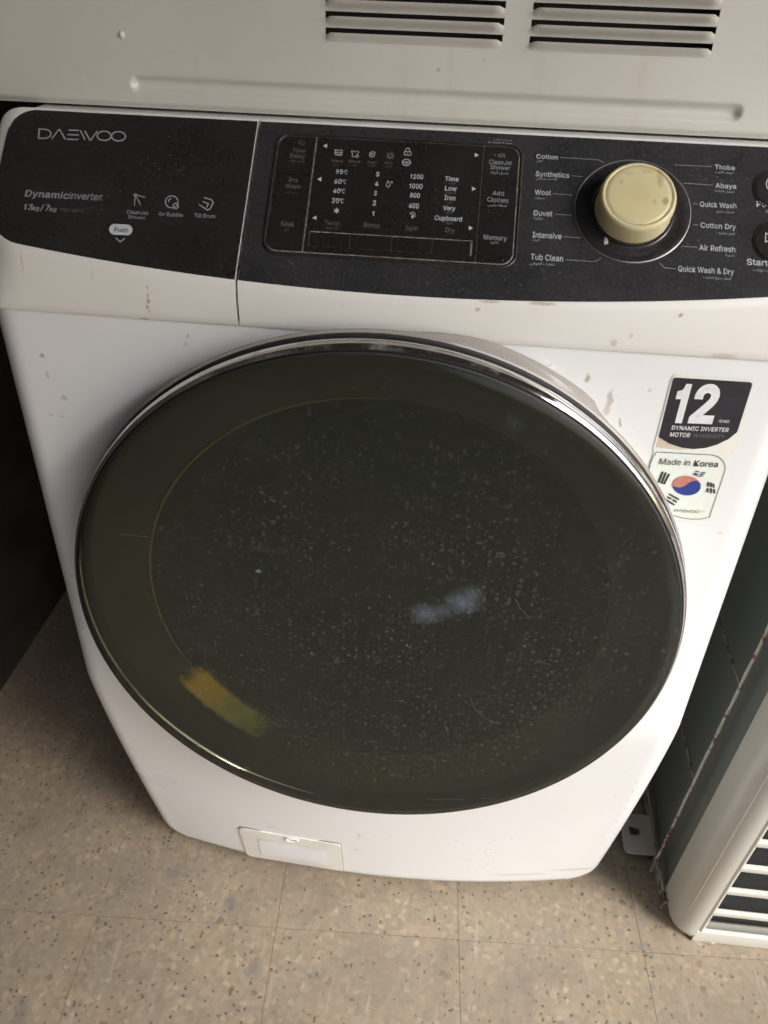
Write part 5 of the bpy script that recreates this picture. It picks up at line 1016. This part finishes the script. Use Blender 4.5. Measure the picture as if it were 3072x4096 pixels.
# base pan with a folded lip
prof = [(-.0005, .335), (-.0005, .262), (-.0005, .150), (-.0005, .135), (-.0005, .118), (-.0005, .055)]
V = []; F = []
for i, (b, top) in enumerate(((.335, .006), (.262, .006), (.160, .006), (.150, .000), (.140, -.003), (.100, -.003), (.092, .006), (.060, .008))):
    V += [(XSD-.0015, b, -.018), (XSD-.0030, b, -.014), (XSD-.0030, b, top-.002), (XSD-.0015, b, top), (XSD+.0010, b, top), (XSD+.0022, b, -.010), (XSD+.02, b, -.012)]
    if i: F += [((i-1)*7+k, (i-1)*7+k+1, i*7+k+1, i*7+k) for k in range(6)]
ac(mk('base_pan', V, F, M['acp'], smooth=True, auto=30))
ac(mk('pan_floor', *box(XSD+.002, XR-.005, .062, DD, -.016, -.013), M['dark']))
# wire guard
PX = XSD-.012
V, F = tube([(PX, .0925+.0005*sin(k*.9), -.002+.0124*k) for k in range(66)], [.0020+.0002*sin(k*2.1) for k in range(66)], 8); ac(mk('guard_upright', V, F, M['rod'], smooth=True))
for c in (.0215, .2215, .4165, .6150):
    P = [(PX+.0035, .345-.0285*k, c-.004+.0012*k+.0008*sin(k*1.7)) for k in range(10)]
    if c < .1: P = [(PX+.0035, .345-.0285*k, c-.010+.0018*k) for k in range(10)] + [(PX+.005, .060, .012), (PX+.008, .048, .016)]
    V, F = tube(P, .0016, 7); ac(mk('guard_wire', V, F, M['rust'], smooth=True))
# hook screw at the lower corner and small screw on the lip
P = [(PX+.009+.006*cos(a), .040+.004*cos(a), .010+.010*sin(a)) for a in [2*pi*k/14 for k in range(14)]]
V, F = tube(P, .0014, 6, True); ac(mk('wire_hook', V, F, M['rust'], smooth=True))
V, F = lathe([(.0001, -.0035), (.003, -.003), (.0045, -.0012), (.0052, 0), (.0052, .001)], 16, lambda a, b, h: (.4725+a, .0030+h, -.0065+b)); ac(mk('screw', V, F, M['acp'], smooth=True))
# mounting foot with an oval slot, under the left side
V = []; F = []; out_ = rrect(.3655, .4150, .150, .218, .009, 5); n = len(out_); inn = []
for x, y in out_:
    a = atan2(y-.188, (x-.3840)); inn.append((.3840+.0115*cos(a), .188+.0085*sin(a)))
ft = .0185
V = [(x, y, ft) for x, y in out_]+[(x, y, ft) for x, y in inn]+[(x, y, ft-.003) for x, y in inn]+[(x, y, ft-.003) for x, y in out_]
F = [(k, (k+1) % n, n+(k+1) % n, n+k) for k in range(n)]+[(n+k, n+(k+1) % n, 2*n+(k+1) % n, 2*n+k) for k in range(n)]+[(3*n+k, 3*n+(k+1) % n, (k+1) % n, k) for k in range(n)]+[(2*n+k, 2*n+(k+1) % n, 3*n+(k+1) % n, 3*n+k) for k in range(n)]
o = mk('mounting_foot', V, F, M['acp']); o.parent = AC; o.matrix_parent_inverse = (Matrix.Translation(AO) @ Matrix.Rotation(LEAN, 4, 'X')).inverted()
# reddish lump wedged under the foot
V = []; F = []
NA, NB = 14, 8
for j in range(NB+1):
    for i in range(NA):
        a = 2*pi*i/NA; b = pi*j/NB; r = .0115*(1+.12*sin(3*a+j)+.08*cos(2*b+i))
        V.append((.4010+r*1.1*sin(b)*cos(a), .1640+r*1.15*sin(b)*sin(a), .0075+r*.66*cos(b)))
for j in range(NB):
    for i in range(NA): F.append((j*NA+i, j*NA+(i+1) % NA, (j+1)*NA+(i+1) % NA, (j+1)*NA+i))
props(mk('stone', V, F, mat_simple('red_brown_stone', (.16, .075, .055), .8, var=.4, sc=150), smooth=True), 'small reddish brown stone wedged under the air conditioner foot', 'stone')
